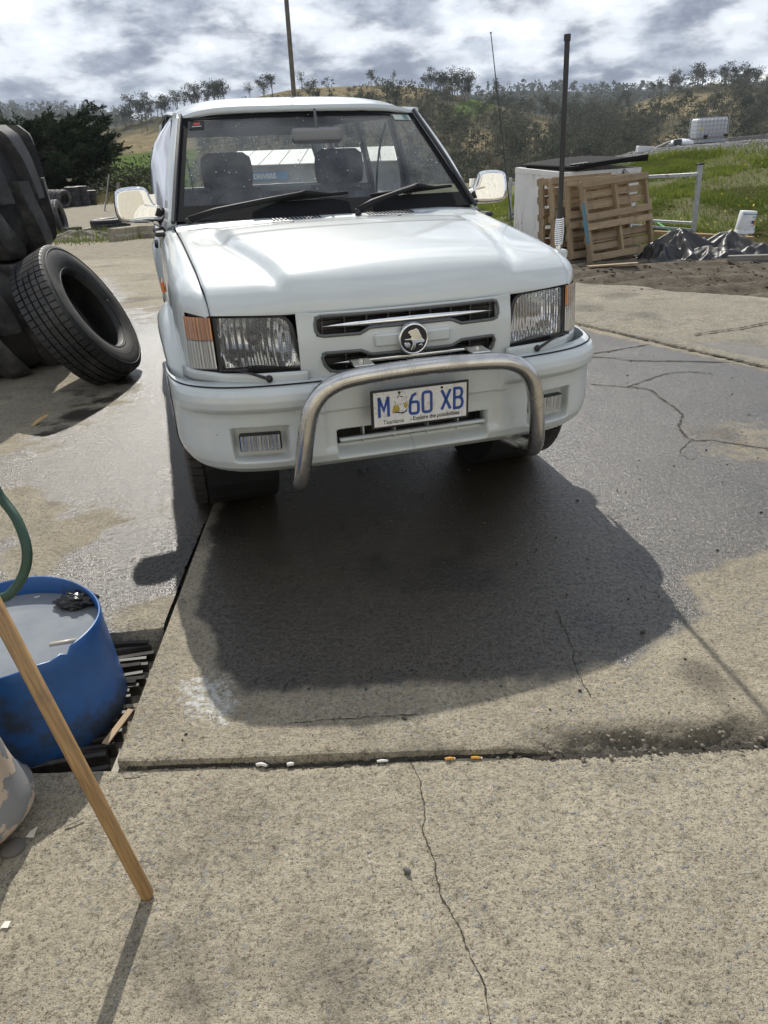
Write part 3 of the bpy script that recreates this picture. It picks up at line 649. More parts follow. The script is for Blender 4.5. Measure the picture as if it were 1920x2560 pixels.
ptsB = scatter(HB, 700, 1, 38); mass('woodland', ptsB, [random.uniform(3, 10) for _ in ptsB], 8, 13, .045, 'dense gum woodland on the hill behind the caged tank')
ptsC = scatter(HC, 1500, 16, 38.9); mass('woodland', ptsC, [random.uniform(9, 17) for _ in ptsC], 4, 5, .12, 'far forested ridge between the two hills')
ptsD = scatter(HD, 700, 18, 38.9, lambda u: 1. if u[0] < 420 else 0); mass('woodland', ptsD, [random.uniform(9, 17) for _ in ptsD], 4, 5, .12, 'far blue forested hill behind the cypress')

# the big dark cypress beside the tyre pile
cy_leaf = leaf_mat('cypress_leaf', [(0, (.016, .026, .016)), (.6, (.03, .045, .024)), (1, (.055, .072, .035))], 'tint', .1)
cy0 = np.array([-21.0, 51., float(gh(-21.0, 51.))])
cyp = empty('cypress_tree', cy0, 'big dark cypress tree with layered sweeping branches behind the pile of tyres', 'tree')
tk = MB(); tk.tube([(0, 0, -.3), (.1, 0, 1.2), (.0, .1, 2.6), (.2, 0, 4.2)], [.42, .34, .25, .1], 9)
topz = 4.0 - cy0[2]; LV = []; LT = []
for k in range(125):
    z = .7 + (topz - 2.0) * ((k + .5) / 125) ** .8; a = random.random() * 6.28
    L = (6.4 - .55 * z) * random.uniform(.62, 1.0); rise = random.uniform(.10, .40) * L * (.5 + .12 * z)
    d = np.array([math.cos(a), math.sin(a), 0]); path = [np.array([.1, 0, z]) + d * L * s + np.array([0, 0, rise * s ** 1.7 - .07 * L * math.sin(s * 3.1)]) for s in np.linspace(0, 1, 11)]
    tk.tube(path[:9], list(np.linspace(.10, .025, 9)), 5)
    for q in range(26):
        u = .22 + .78 * random.random() ** .8; i = u * 10; i0 = min(int(i), 9); o = path[i0] + (path[i0 + 1] - path[i0]) * (i - i0)
        sd = d + np.array([random.gauss(0, .65), random.gauss(0, .65), random.uniform(.05, .75)]); sd /= np.linalg.norm(sd); SL = random.uniform(.55, 1.25) * (1.2 - .4 * u)
        n = 26; t = rng.random(n); c = o + sd * (t * SL)[:, None] + rng.normal(size=(n, 3)) * (.13 * (1.1 - t))[:, None] * np.array([1, 1, .55])
        ld = sd + rng.normal(size=(n, 3)) * .45; ld /= np.linalg.norm(ld, axis=1)[:, None]; wd = np.cross(ld, rng.normal(size=(n, 3))); wd /= np.linalg.norm(wd, axis=1)[:, None]
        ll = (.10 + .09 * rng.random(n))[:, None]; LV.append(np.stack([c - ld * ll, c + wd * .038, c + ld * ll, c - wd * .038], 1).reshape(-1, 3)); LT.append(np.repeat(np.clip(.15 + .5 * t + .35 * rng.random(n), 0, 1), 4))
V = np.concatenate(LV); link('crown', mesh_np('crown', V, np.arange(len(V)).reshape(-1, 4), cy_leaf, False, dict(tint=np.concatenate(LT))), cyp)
tk.build('trunk', simple('cypress_bark', (.07, .055, .045), .95, var=.4, vscale=4), cyp, smooth=True)

# shrubs below the cypress and along the far yard edge
def shrub(p, h, w, n, label, group=None, mat=None):
    o = empty('shrub', p, label, 'shrub', group)
    C = rng.normal(size=(n, 3)) * np.array([w * .42, w * .42, h * .26]) + np.array([0, 0, h * .52]); C[:, 2] = np.abs(C[:, 2])
    V, F = leaf_quads(C, np.full(n, .10)); link('foliage', mesh_np('foliage', V, F, mat or gum_leaf), o)
    t = MB()
    for k in range(5):
        a = random.random() * 6.28; t.tube([(0, 0, -.1), (math.cos(a) * w * .2, math.sin(a) * w * .2, h * .5)], [.035, .012], 4)
    t.build('stem', bark, o)
for px, d, h, w in ((258, 34, 1.7, 1.5), (300, 35, 1.9, 1.6), (285, 33, 1.3, 1.3), (330, 36, 1.7, 1.5), (235, 33, 1.2, 1.2)):
    d += 15; q = at(px, 400, d); shrub((q[0], d, float(gh(q[0], d)) - .1), h * 1.3, w * 1.5, 520, 'grey green shrub standing between the cypress and the green field', 'shrubs at the yard edge')

# ---------------------------------------------------------------- grass
grass_m = leaf_mat('grass_blade', [(0, (.21, .17, .10)), (.25, (.155, .15, .065)), (.55, (.125, .165, .04)), (1, (.22, .26, .055))], 'tint', .4)
def blades(name, X, Y, H, T, label, W=.010):
    n = len(X); Z = gh(X, Y); a = rng.random(n) * 6.28; lean = rng.normal(size=(n, 2)) * .45 * H[:, None]
    dx, dy = np.cos(a) * W * (.6 + .8 * rng.random(n)), np.sin(a) * W * (.6 + .8 * rng.random(n))
    V = np.stack([np.stack([X - dx, Y - dy, Z - .01], 1), np.stack([X + dx, Y + dy, Z - .01], 1), np.stack([X + lean[:, 0], Y + lean[:, 1], Z + H], 1)], 1).reshape(-1, 3)
    link(name, mesh_np(name, V, np.arange(3 * n).reshape(-1, 3), grass_m, False, dict(tint=np.repeat(T, 3))), kind='stuff', label=label, category='grass')
def sample_bank(n):
    X = []; Y = []
    while sum(map(len, X)) < n:
        y = 11.0 + 17 * rng.random(60000) ** 1.5; x = 1.2 + 14 * rng.random(60000)
        nbk = bank_n(x, y); u = project(np.stack([x, y, gh(x, y)], 1))
        k = (u[:, 0] > 980) & (u[:, 0] < 1690) & (nbk < np.where(x - .27 * (y - 22) > 5.5, 1.03 + .2 * (fbm(x, y, 3) - .5), 1.6)) & (rng.random(60000) < np.clip(sst(-.15, .06, nbk + .16 * (fbm(x * .8, y * .8, 3) - .5)), 0.0, 1))
        k &= rng.random(60000) < .12 + .88 * sst(.40, .58, fbm(x * .9 + 7, y * .9, 4))
        X.append(x[k]); Y.append(y[k])
    return np.concatenate(X)[:n], np.concatenate(Y)[:n]
X, Y = sample_bank(95000); cl = fbm(X * 1.1, Y * 1.1, 4); nbk = bank_n(X, Y)
H = (.04 + .11 * rng.random(len(X)) * sst(.35, .65, cl)) * (1 + .7 * sst(.6, 1.0, nbk)); T = np.clip(.25 + 1.1 * (cl - .35) + .25 * rng.random(len(X)) + .3 * sst(0, .7, nbk) - .15, 0, 1)
blades('bank_grass', X, Y, H, T, 'lush green grass on the bank behind the skip bin', .012)
x = -20 + 22 * rng.random(5200); y = 41.5 + 8 * rng.random(5200); blades('dry_grass', x, y, .25 + .45 * rng.random(5200), .25 * rng.random(5200), 'tall dry grass along the fence line behind the tyres', .018)
k = 1700; q0 = gpt(215, 516); x = q0[0] + rng.normal(size=k) * .7; y = q0[1] + rng.normal(size=k) * .7; blades('weeds', x, y, .06 + .3 * rng.random(k) ** 2, .2 + .6 * rng.random(k), 'straggly weeds in front of the flat lying tyre', .012)
# dandelion heads
k = 700; X, Y = sample_bank(k); kk = fbm(X * .6 + 3, Y * .6, 3) > .5; X, Y = X[kk], Y[kk]; Zg = gh(X, Y) + .10 + .05 * rng.random(len(X))
C = np.stack([X, Y, Zg], 1); V, F = leaf_quads(C, np.full(len(C), .022))
link('yellow_flowers', mesh_np('yellow_flowers', V, F, simple('petal', (.75, .55, .03), .6)), kind='stuff', label='small yellow flowers dotted over the grass bank', category='flowers')
# gravel heap stones
x = 6 + 16 * rng.random(30000); y = 16 + 22 * rng.random(30000); nbk = bank_n(x, y); k = (nbk > 1.0 + .2 * (fbm(x * .9 + 5, y * .9, 3) - .5)) & (x - .27 * (y - 22) > 5.8); x, y = x[k], y[k]; u = project(np.stack([x, y, gh(x, y)], 1)); k = (u[:, 0] > 1240) & (u[:, 0] < 1700); x, y = x[k], y[k]
V, F = rocks(np.stack([x, y, gh(x, y)], 1), .02 + .05 * rng.random(len(x)) ** 3, .6)
link('gravel', mesh_np('gravel', V, F, simple('gravel_stone', (.21, .205, .20), .9, var=.5, vscale=5)), kind='stuff', label='grey gravel heaped along the top of the bank', category='gravel')
# litter of chips and clods on the muddy strip
x = 2.0 + 7 * rng.random(1500); y = 7.2 + 6 * rng.random(1500); V, F = rocks(np.stack([x, y, gh(x, y) + .004], 1), .008 + .03 * rng.random(1500) ** 3, .5)
link('clods', mesh_np('clods', V, F, simple('clod', (.12, .10, .08), .95, var=.6, vscale=6)), kind='stuff', label='clods and wood chips strewn over the muddy strip', category='rubble')
# ================================================================ THE CAR
paint = None
def make_paint():
    m, nt, b, out = new_mat('white_car_paint')
    tcn = N(nt, 'ShaderNodeTexCoord'); P = tcn.outputs['Object']
    c = ramp(nt, noise(nt, P, 3, 5, .6), [(.3, (.54, .59, .61)), (.7, (.585, .63, .645))])
    sp = N(nt, 'ShaderNodeTexVoronoi'); sp.inputs['Scale'].default_value = 38; nt.links.new(P, sp.inputs['Vector'])
    hs = N(nt, 'ShaderNodeSeparateColor'); nt.links.new(sp.outputs['Color'], hs.inputs[0])
    sepz = N(nt, 'ShaderNodeSeparateXYZ'); nt.links.new(P, sepz.inputs[0])
    speck = math_n(nt, 'MULTIPLY', math_n(nt, 'LESS_THAN', hs.outputs[0], .10), math_n(nt, 'LESS_THAN', sp.outputs['Distance'], math_n(nt, 'MULTIPLY', hs.outputs[1], .16)))
    low = sstep(nt, sepz.outputs[2], 1.0, .45)
    c = mixc(nt, math_n(nt, 'MULTIPLY', speck, math_n(nt, 'MULTIPLY', low, .75)), c, (.12, .10, .08))
    dn = sstep(nt, noise(nt, P, 7, 7, .7), .45, .75)
    c = mixc(nt, math_n(nt, 'MULTIPLY', math_n(nt, 'MULTIPLY', dn, low), .35), c, (.45, .42, .36))
    nt.links.new(c, b.inputs['Base Color']); b.inputs['Roughness'].default_value = .38
    b.inputs['Coat Weight'].default_value = .9; b.inputs['Coat Roughness'].default_value = .06
    bump(nt, b, noise(nt, P, 2.2, 2, .5), .05, .02)
    return m
paint = make_paint()
black_pl = simple('black_plastic', (.018, .018, .02), .45, var=.3, bumps=.15, bscale=300)
rubber = simple('car_rubber', (.035, .034, .033), .6, var=.3, vscale=20, bumps=.2, bscale=90, dirt=(.09, .083, .072), dscale=6, damt=.7)
chrome = simple('chrome', (.86, .87, .88), .04, 1.0)
chrome_dull = simple('reflector_chrome', (.78, .79, .80), .09, 1.0)
steel_tube = simple('satin_steel', (.60, .59, .57), .24, 1.0, var=.12, vscale=14, dirt=(.3, .28, .25), dscale=9, damt=.4)
grey_trim = simple('grey_trim', (.10, .105, .11), .4)
dark_in = simple('dark_interior', (.035, .036, .04), .8, var=.3, vscale=9)
seat_m = simple('seat_fabric', (.10, .10, .11), .95, var=.25, vscale=40)
def ribs(scale, axis_dir='X', st=.5, dist=.004):
    def f(nt):
        tcn = N(nt, 'ShaderNodeTexCoord'); w = N(nt, 'ShaderNodeTexWave', wave_type='BANDS', bands_direction=axis_dir); w.inputs['Scale'].default_value = scale
        w.inputs['Distortion'].default_value = .6; w.inputs['Detail Scale'].default_value = .4
        nt.links.new(tcn.outputs['Object'], w.inputs['Vector'])
        return bump(nt, None, w.outputs[0], st, dist)
    return f
screen_glass = thin_glass('windscreen_glass', (.84, .87, .88), dust_sheen=.17, dust_sheen_col=(.55, .57, .60), refl=1.1)
side_glass = thin_glass('side_glass', (.80, .83, .83), dust_sheen=.05)
lens_glass = thin_glass('lamp_lens_glass', (.95, .96, .97), dust_sheen=.16, dust_sheen_col=(.75, .78, .82), rough=.03, refl=1.4, bumpfn=ribs(22, 'X', .7, .006))  # white diffuse share brightens the lens in place of bright reflections
def refl_mat(name, colr, rough, ribs_s, metal=1.0):
    m, nt, b, out = new_mat(name); b.inputs['Base Color'].default_value = colr + (1,); b.inputs['Metallic'].default_value = metal; b.inputs['Roughness'].default_value = rough
    nt.links.new(ribs(ribs_s, 'X', .55, .006)(nt), b.inputs['Normal']); MATS[name] = m; return m
refl_rib = None
refl_rib = refl_mat('lamp_reflector', (.86, .89, .94), .08, 13, .85)
fog_refl = refl_mat('fog_reflector', (.70, .71, .72), .15, 16, .75)
amber = refl_mat('amber_lens', (.85, .30, .06), .18, 30, .1)
clear_rib = refl_mat('clear_ribbed_lens', (.74, .74, .73), .18, 30, .35)

car = empty('four_wheel_drive', (CAR_X, CAR_Y, 0), 'white four-wheel-drive wagon with steel nudge bar parked on the wet concrete', 'car', rot=(0, 0, CAR_YAW))
SG = (-1, 1)
# ---- shapes measured on the car: x across, y back from the bumper, z up
E_Y = [.195, .200, .215, .245, .30, .42, .60, .85, 1.17]
E_Z = [.957, .968, .992, 1.020, 1.044, 1.070, 1.092, 1.117, 1.143]
C_Y = [.098, .096, .104, .128, .185, .32, .52, .80, 1.17]
C_Z = [.955, .968, .996, 1.030, 1.062, 1.095, 1.121, 1.146, 1.170]
XH = lambda y: interp(y, [.19, .30, .6, 1.0, 1.3], [.715, .730, .742, .757, .772])
def hood_pt(u, v):                      # u -1..1 across, v 0..1 front to back
    k = v * 8; ks = list(range(9))
    cy, cz = interp(k, ks, C_Y), interp(k, ks, C_Z); ey, ez = interp(k, ks, E_Y), interp(k, ks, E_Z)
    w = abs(u) ** 2.6; y = cy + (ey - cy) * w; z = cz + (ez - cz) * w
    x = u * XH(y)
    xb = interp(y, [.1, .3, .7, 1.17], [.425, .455, .545, .60])
    z += .014 * float(sst(xb + .035, xb - .035, abs(x))) * float(sst(.09, .20, y)) * float(sst(1.14, .9, y))
    z -= .006 * math.exp(-((abs(x) - xb - .03) / .03) ** 2) * float(sst(.1, .25, y)) * float(sst(1.1, .9, y))
    return (x, y, z)
def smooth_tab(xs, ys):                 # resample a coarse table smoothly
    P = smooth_path([(a, b_, 0) for a, b_ in zip(xs, ys)], 1); return xs, ys
us = linsp(-1, 1, 121); vs = sorted(set(linsp(0, 1, 97)))
def catmull_tab(Yt, Zt):
    P = smooth_path([(i, a, b_) for i, (a, b_) in enumerate(zip(Yt, Zt))], 8); return [p[0] for p in P], [p[1] for p in P], [p[2] for p in P]
_ck, _cy, _cz = catmull_tab(C_Y, C_Z); _ek, _ey, _ez = catmull_tab(E_Y, E_Z)
def hood_pt2(u, v):
    k = v * 8; cy, cz = interp(k, _ck, _cy), interp(k, _ck, _cz); ey, ez = interp(k, _ek, _ey), interp(k, _ek, _ez)
    w = abs(u) ** 2.6; y = cy + (ey - cy) * w; z = cz + (ez - cz) * w; x = u * XH(y)
    xb = interp(y, [.1, .3, .7, 1.17], [.425, .455, .545, .60])
    z += .020 * float(sst(xb + .035, xb - .025, abs(x))) * float(sst(.10, .22, y)) * (float(sst(1.15, .95, y)) - .30 * float(sst(.80, .83, y)))
    z -= .008 * float(sst(.022, -.010, math.hypot((abs(x) - .63) / 1.0, (y - .93) * .55) - .075)) * (1 if True else 0)
    z -= .008 * math.exp(-((abs(x) - xb - .035) / .028) ** 2) * float(sst(.12, .3, y)) * float(sst(1.1, .9, y))
    return (x, y, z)
hood = MB().grid(hood_pt2, us, vs, flip=True); bonnet = hood.build('bonnet', paint, car, smooth=True)
so_m = bonnet.modifiers.new('thickness', 'SOLIDIFY'); so_m.thickness = .012; so_m.offset = -1
PLAN = lambda y: interp(y, [.19, .23, .29, .36, .45, .60, .80, 1.2, 1.6, 3.0, 4.4, 4.7], [.730, .770, .812, .834, .848, .858, .863, .865, .865, .865, .855, .83])
XS = lambda z: interp(z, [.35, .45, .60, .75, .90, 1.0, 1.06, 1.10, 1.14], [.90, .955, .985, 1.0, 1.0, .992, .978, .962, .94])
def edge_z(y): return interp(y, [p for p in _ey] + [1.3, 1.5, 4.7], [p for p in _ez] + [1.158, 1.155, 1.155])
def arch(y, z): return min(math.hypot(y - .75, z - .40), math.hypot(y - 3.52, z - .40))
def side_panel(s, y0, y1, name, n):
    ys = linsp(y0, y1, n); vv = linsp(0, 1, 34)
    def f(y, v):
        zt = edge_z(y) - .003; xh = XH(min(y, 1.3)) + .006
        zs = max(zt - .13, .952); xw = PLAN(y)
        if v < .35:
            a = v / .35 * math.pi / 2; e = .80
            x = xh + (xw * XS(zs) - xh) * math.sin(a) ** e; z = zs + (zt - zs) * math.cos(a) ** e
        else:
            z = zs + (.36 - zs) * (v - .35) / .65; x = xw * XS(z)
        return (s * x, y, z)
    def keep(y, v):
        p = f(y, v); return not (p[1] < .285 and p[2] < .957) and not (p[1] < .42 and p[2] < .735) and arch(p[1], p[2]) > .415
    return MB().grid(f, ys, vv, flip=(s > 0), keep=keep).build(name, paint, car, smooth=True)
for s in SG:
    side_panel(s, .197, 1.45, 'front_wing', 70)
    dr = side_panel(s, 1.456, 2.52, 'front_door', 20)
    MB().box((s * .876, 2.36, .98), (.022, .17, .035), bev=.008).build('door_handle', black_pl, dr, auto=40)
    dr = side_panel(s, 2.526, 3.40, 'rear_door', 20)
    MB().box((s * .876, 3.25, .98), (.022, .17, .035), bev=.008).build('door_handle', black_pl, dr, auto=40)
    side_panel(s, 3.406, 4.70, 'rear_quarter_panel', 40)
    # flare over each wheel arch
    for cyw, nm in ((.75, 'front_wheel_flare'), (3.52, 'rear_wheel_flare')):
        rows = []
        for (r, o) in ((.400, -.01), (.402, .045), (.425, .062), (.455, .056), (.485, .036), (.515, .004), (.52, -.02)):
            rows.append((r, o))
        def fl(a, k, rows=rows, cyw=cyw, s=s):
            r, o = rows[int(k)]; y = cyw + r * math.cos(a); z = .40 + r * math.sin(a) * 1.02
            yb = min(max(y, .36), 4.6)
            return (s * (PLAN(yb) * XS(max(z, .40)) + o - .012 + .006 * math.sin(a)), y, z)
        MB().grid(fl, linsp(.08, math.pi - .05, 40), list(range(7)), flip=(s > 0)).build(nm, paint, car, smooth=True)
    # shut lines
    MB().tube([(s * (XH(y) + .003), y, edge_z(y) - .004) for y in linsp(.196, 1.17, 30)], .0042, 5).build('bonnet_shut_line', black_pl, car)
    MB().box((s * .872, 1.12, .93), (.016, .11, .05), bev=.005).build('side_repeater', simple('orange_lens', (.80, .20, .03), .2, coat=.6), car, auto=40)
    # inner wheel house
    MB().lathe([(.41, -.02), (.41, -.33), (.0, -.33)], 24, 'x', (s * .84, .75, .40)).build('wheel_house', black_pl, car) if s > 0 else MB().lathe([(.41, .02), (.41, .33), (.0, .33)], 24, 'x', (s * .84, .75, .40)).build('wheel_house', black_pl, car)
# cowl with intake vents
cow = MB().grid(lambda u, v: (u * (.765 + .01 * v), 1.172 + .125 * v, 1.170 - .024 * abs(u) ** 2.6 + .026 * v), linsp(-1, 1, 21), linsp(0, 1, 5), flip=True).build('scuttle_panel', paint, car, smooth=True)
MB().tube([(u * .77, 1.171, 1.168 - .026 * abs(u) ** 2.6) for u in linsp(-1, 1, 21)], .004, 5).build('bonnet_shut_line', black_pl, car)
for x0 in (-.20, .28):
    for k in range(13):
        MB().box((x0 + (k - 6) * .019, 1.236, 1.1845), (.009, .070, .003), Matrix.Rotation(.25, 3, 'Z') @ Matrix.Rotation(.205, 3, 'X')).build('vent_slot', black_pl, cow)
for x0 in (-.235, .30):
    MB().lathe([(.0001, .012), (.008, .010), (.011, 0)], 10, c=(x0, 1.115, 1.166)).build('washer_nozzle', black_pl, bonnet)
# ---- nose panel with the grille
def nose_y(x): return interp(abs(x), [0, .20, .36, .43, .47, .72], [.050, .056, .072, .095, .118, .20])
def open_up(x, z):
    ax = abs(x); notch = .018 * float(sst(.20, .15, ax)); return ax < .362 - .3 * max(0, .905 - z) * 0 and (.878 + notch) < z < .946
def open_lo(x, z):
    ax = abs(x); notch = .018 * float(sst(.20, .15, ax)); return ax < .345 - .55 * max(0, .79 - z) and .742 < z < .816 - notch
def nose(u, z):
    return (u, nose_y(u) + .012 * float(sst(.86, .95, z)) - .010 * math.exp(-((z - .80) / .12) ** 2), z)
xs_ = linsp(-.425, .425, 171); zs_ = linsp(.718, .958, 81)
panel = MB().grid(nose, xs_, zs_, keep=lambda x, z: not open_up(x, z) and not open_lo(x, z)).build('grille_panel', paint, car, smooth=True)
m_ = panel.modifiers.new('thickness', 'SOLIDIFY'); m_.thickness = .02; m_.offset = -1
def loop_pts(top):
    L = []
    if top:
        for x in linsp(-.34, .34, 24): L.append((x, .946))
        L += [(.356, .938), (.361, .92), (.360, .897), (.350, .882)]
        for x in linsp(.335, .20, 6): L.append((x, .878))
        L += [(.165, .894)]
        for x in linsp(.15, -.15, 8): L.append((x, .896))
        L += [(-.165, .894)]
        for x in linsp(-.20, -.335, 6): L.append((x, .878))
        L += [(-.350, .882), (-.360, .897), (-.361, .92), (-.356, .938)]
    else:
        for x in linsp(-.335, -.20, 6): L.append((x, .816))
        L += [(-.165, .80)]
        for x in linsp(-.15, .15, 8): L.append((x, .798))
        L += [(.165, .80)]
        for x in linsp(.20, .335, 6): L.append((x, .816))
        L += [(.345, .80), (.336, .77), (.318, .75)]
        for x in linsp(.29, -.29, 22): L.append((x, .742))
        L += [(-.318, .75), (-.336, .77), (-.345, .80)]
    return L
grille = MB()
for top in (True, False):
    L = loop_pts(top); pts = [nose(x, z) for x, z in L]
    MB().tube([(p[0], p[1] - .002, p[2]) for p in pts + pts[:1]], .0062, 8).build('grille_surround', grey_trim, panel, smooth=True)
    zc = .910 if top else .772; hl = .335 if top else .300
    MB().box((0, .10, (.912 if top else .779)), (.74, .008, .085)).build('grille_backing', black_pl, panel)
    bar = MB().grid(lambda u, v: (u * hl, nose_y(u * hl) - .006 + .006 * (v * v) + .01, zc + v * .0120 * max(.12, (1 - abs(u) ** 8)) * (1 - .35 * abs(u))), linsp(-1, 1, 60), linsp(-1, 1, 7))
    bar.build('grille_bar', chrome, panel, smooth=True)
    for k in range(-4, 5):
        x = k * .083; MB().box((x, nose_y(x) + .035, (.912 if top else .779)), (.004, .03, .066)).build('grille_rib', grey_trim, panel)
    for zz_ in ((.928, .893) if top else (.79, .757)):
        MB().grid(lambda u, v: (u * .34, nose_y(u * .34) + .035 + v * .02, zz_), linsp(-1, 1, 24), linsp(-1, 1, 2)).build('grille_rib', black_pl, panel)
MB().box((0, nose_y(0) - .008, .847), (.30, .02, .046), bev=.006).build('badge_block', paint, panel, auto=40)
# ---- round badge: ring, dark disc, lion rolling a stone in relief
bc = Vector((-.004, nose_y(0) - .022, .846)); BR_ = Matrix.Rotation(R(90), 4, 'X')
badge = link('badge', MB().lathe([(.0001, 0), (.058, 0), (.058, .012), (.0001, .012)], 40).mesh('badge', black_pl, True), car); badge.matrix_local = Matrix.Translation(bc) @ BR_
sharp_by_angle(badge.data, 40)
MB().lathe([(.0505, .011), (.0515, .0165), (.056, .0165), (.059, .010), (.059, -.003)], 40).build('badge_ring', chrome, badge, smooth=True)
def rel(pts, th, name):
    q = [((x - 635) / 3150., -(y - 610) / 3350.) for x, y in pts]; b_ = MB().poly(q, th); me = b_.mesh(name, chrome)
    o = link(name, me, badge, (0, 0, .0125)); bv = o.modifiers.new('b', 'BEVEL'); bv.width = .0015; bv.segments = 2; bv.limit_method = 'NONE'
rel([(565, 520), (590, 500), (640, 490), (665, 478), (690, 500), (705, 535), (725, 570), (740, 610), (770, 640), (752, 668), (700, 660), (660, 672), (650, 720), (625, 750), (590, 745), (612, 700), (622, 665), (600, 620), (540, 618), (515, 608), (535, 600), (598, 598), (606, 575), (580, 560), (590, 545), (568, 540)], .004, 'emblem_relief')
rel([(512, 650), (535, 642), (565, 645), (588, 668), (592, 700), (575, 720), (545, 712), (520, 690)], .005, 'emblem_relief')
rel([(690, 690), (730, 672), (750, 700), (738, 716), (720, 700)], .003, 'emblem_relief')
# ---- head lamps
def bil(a, b_, c, d, u, v, bulge=0.):        # a TL b TR c BR d BL
    a, b_, c, d = map(Vector, (a, b_, c, d)); p = a.lerp(b_, u).lerp(d.lerp(c, u), v); p.y -= bulge * math.sin(math.pi * u) * math.sin(math.pi * v); return tuple(p)
for s in SG:
    A, B, Cc, D_ = (s * .455, .118, .945), (s * .706, .196, .953), (s * .706, .172, .768), (s * .420, .097, .764)
    E1, F1 = (s * .812, .292, .950), (s * .818, .272, .758)
    lamp = MB().grid(lambda u, v: tuple(Vector(bil(A, B, Cc, D_, u, v)) + Vector((0, .012, 0))), linsp(-.04, 1.02, 2), linsp(-.09, 1.12, 2)); 
    lamp = MB()
    # bezel frame
    ring = [(-.055, .14), (-.02, .03), (.10, -.055), (1.03, -.055), (1.03, 1.12), (-.055, 1.12)]; inn = [(.0, .16), (.03, .06), (.12, .0), (.985, .0), (.985, 1.0), (.0, 1.0)]
    V = []
    for (u, v) in ring: V.append(bil(A, B, Cc, D_, u, v))
    for (u, v) in inn: V.append(tuple(Vector(bil(A, B, Cc, D_, u, v)) + Vector((0, -.006, 0))))
    for (u, v) in inn: V.append(tuple(Vector(bil(A, B, Cc, D_, u, v)) + Vector((0, .03, 0))))
    for (u, v) in ring: V.append(tuple(Vector(bil(A, B, Cc, D_, u, v)) + Vector((0, .05, 0))))
    n_ = 6; lamp.add(V, [(i + r_ * n_, (i + 1) % n_ + r_ * n_, (i + 1) % n_ + (r_ + 1) * n_, i + (r_ + 1) * n_) for i in range(n_) for r_ in (0, 1)] + [((i + 1) % n_, i, i + 18, (i + 1) % n_ + 18) for i in range(n_)])
    bez = lamp.build('headlamp', black_pl, car)
    MB().grid(lambda u, v: bil(A, B, Cc, D_, .01 + .97 * u, v * .995, .010), linsp(0, 1, 14), linsp(0, 1, 10)).build('lens', lens_glass, bez, smooth=True)
    mid = Vector(bil(A, B, Cc, D_, .5, .5))
    def bowl(u, v):
        p = Vector(bil(A, B, Cc, D_, u, v)); r2 = ((u - .5) ** 2 * 4 + (v - .5) ** 2 * 3.2); p.y += .016 + .085 * max(0, 1 - r2) ** .8; return tuple(p)
    MB().grid(bowl, linsp(0, 1, 21), linsp(0, 1, 17)).build('reflector', refl_rib, bez, smooth=True)
    MB().lathe([(.0001, -.052), (.022, -.048), (.030, -.030), (.032, .02)], 18, 'y', (mid.x, mid.y + .072, mid.z + .008)).build('bulb_shield', simple('lamp_shield', (.12, .12, .13), .25, .8), bez, smooth=True)
    # wrap round corner lamp
    def cl(u, v, s=s, B=B, Cc=Cc, E1=E1, F1=F1):
        p = Vector(bil(tuple(Vector(B) + Vector((s * .014, .006, 0))), E1, F1, tuple(Vector(Cc) + Vector((s * .014, .006, 0))), u, v)); q = math.sin(math.pi * u) * .012; p.y -= q * .6; p.x += s * q * .5; return p
    fr = MB().grid(lambda u, v: tuple(cl(u, v) + Vector((-s * .004, .014, 0))), linsp(-.12, 1.05, 8), linsp(-.06, 1.09, 4)).build('corner_lamp', black_pl, car)
    MB().grid(lambda u, v: tuple(cl(u, v * .44)), linsp(.02, 1, 9), linsp(.02, 1, 5)).build('indicator_lens', amber, fr, smooth=True)
    MB().grid(lambda u, v: tuple(cl(u, .46 + v * .53)), linsp(.02, 1, 9), linsp(0, 1, 5)).build('parking_lens', clear_rib, fr, smooth=True)
    MB().grid(lambda u, v: tuple(cl(u, v) + Vector((s * .004, -.006, 0))), linsp(0, 1, 9), linsp(0, 1, 9)).build('lens', lens_glass, fr, smooth=True)
    # white strip under the lamps, and its little wiper
    def strip(x, z):
        ax = abs(x); return (x, interp(ax, [.36, .42, .58, .70, .80, .835], [.055, .075, .100, .150, .255, .33]), z)
    st = MB().grid(lambda u, z: strip(s * u, z), linsp(.40, .835, 24), linsp(.712, .757, 4), flip=(s > 0)).build('lamp_filler', paint, car, smooth=True)
    m_ = st.modifiers.new('thickness', 'SOLIDIFY'); m_.thickness = .012; m_.offset = -1
    pv = Vector((s * .545, .085, .738))
    wp = link('lamp_wiper', MB().lathe([(.0001, -.014), (.012, -.012), (.014, 0)], 12, 'y', tuple(pv)).mesh('lamp_wiper', black_pl, True), car)
    tip = Vector((s * .66, .120, .775)); MB().tube([pv + Vector((0, -.012, 0)), pv.lerp(tip, .5) + Vector((0, -.016, .004)), tip + Vector((0, -.012, 0))], [.007, .005, .003], 6).build('arm', black_pl, wp)
    MB().tube([tip + Vector((-s * .045, -.012, -.003)), tip + Vector((s * .045, -.004, .001))], .004, 6).build('blade', black_pl, wp)
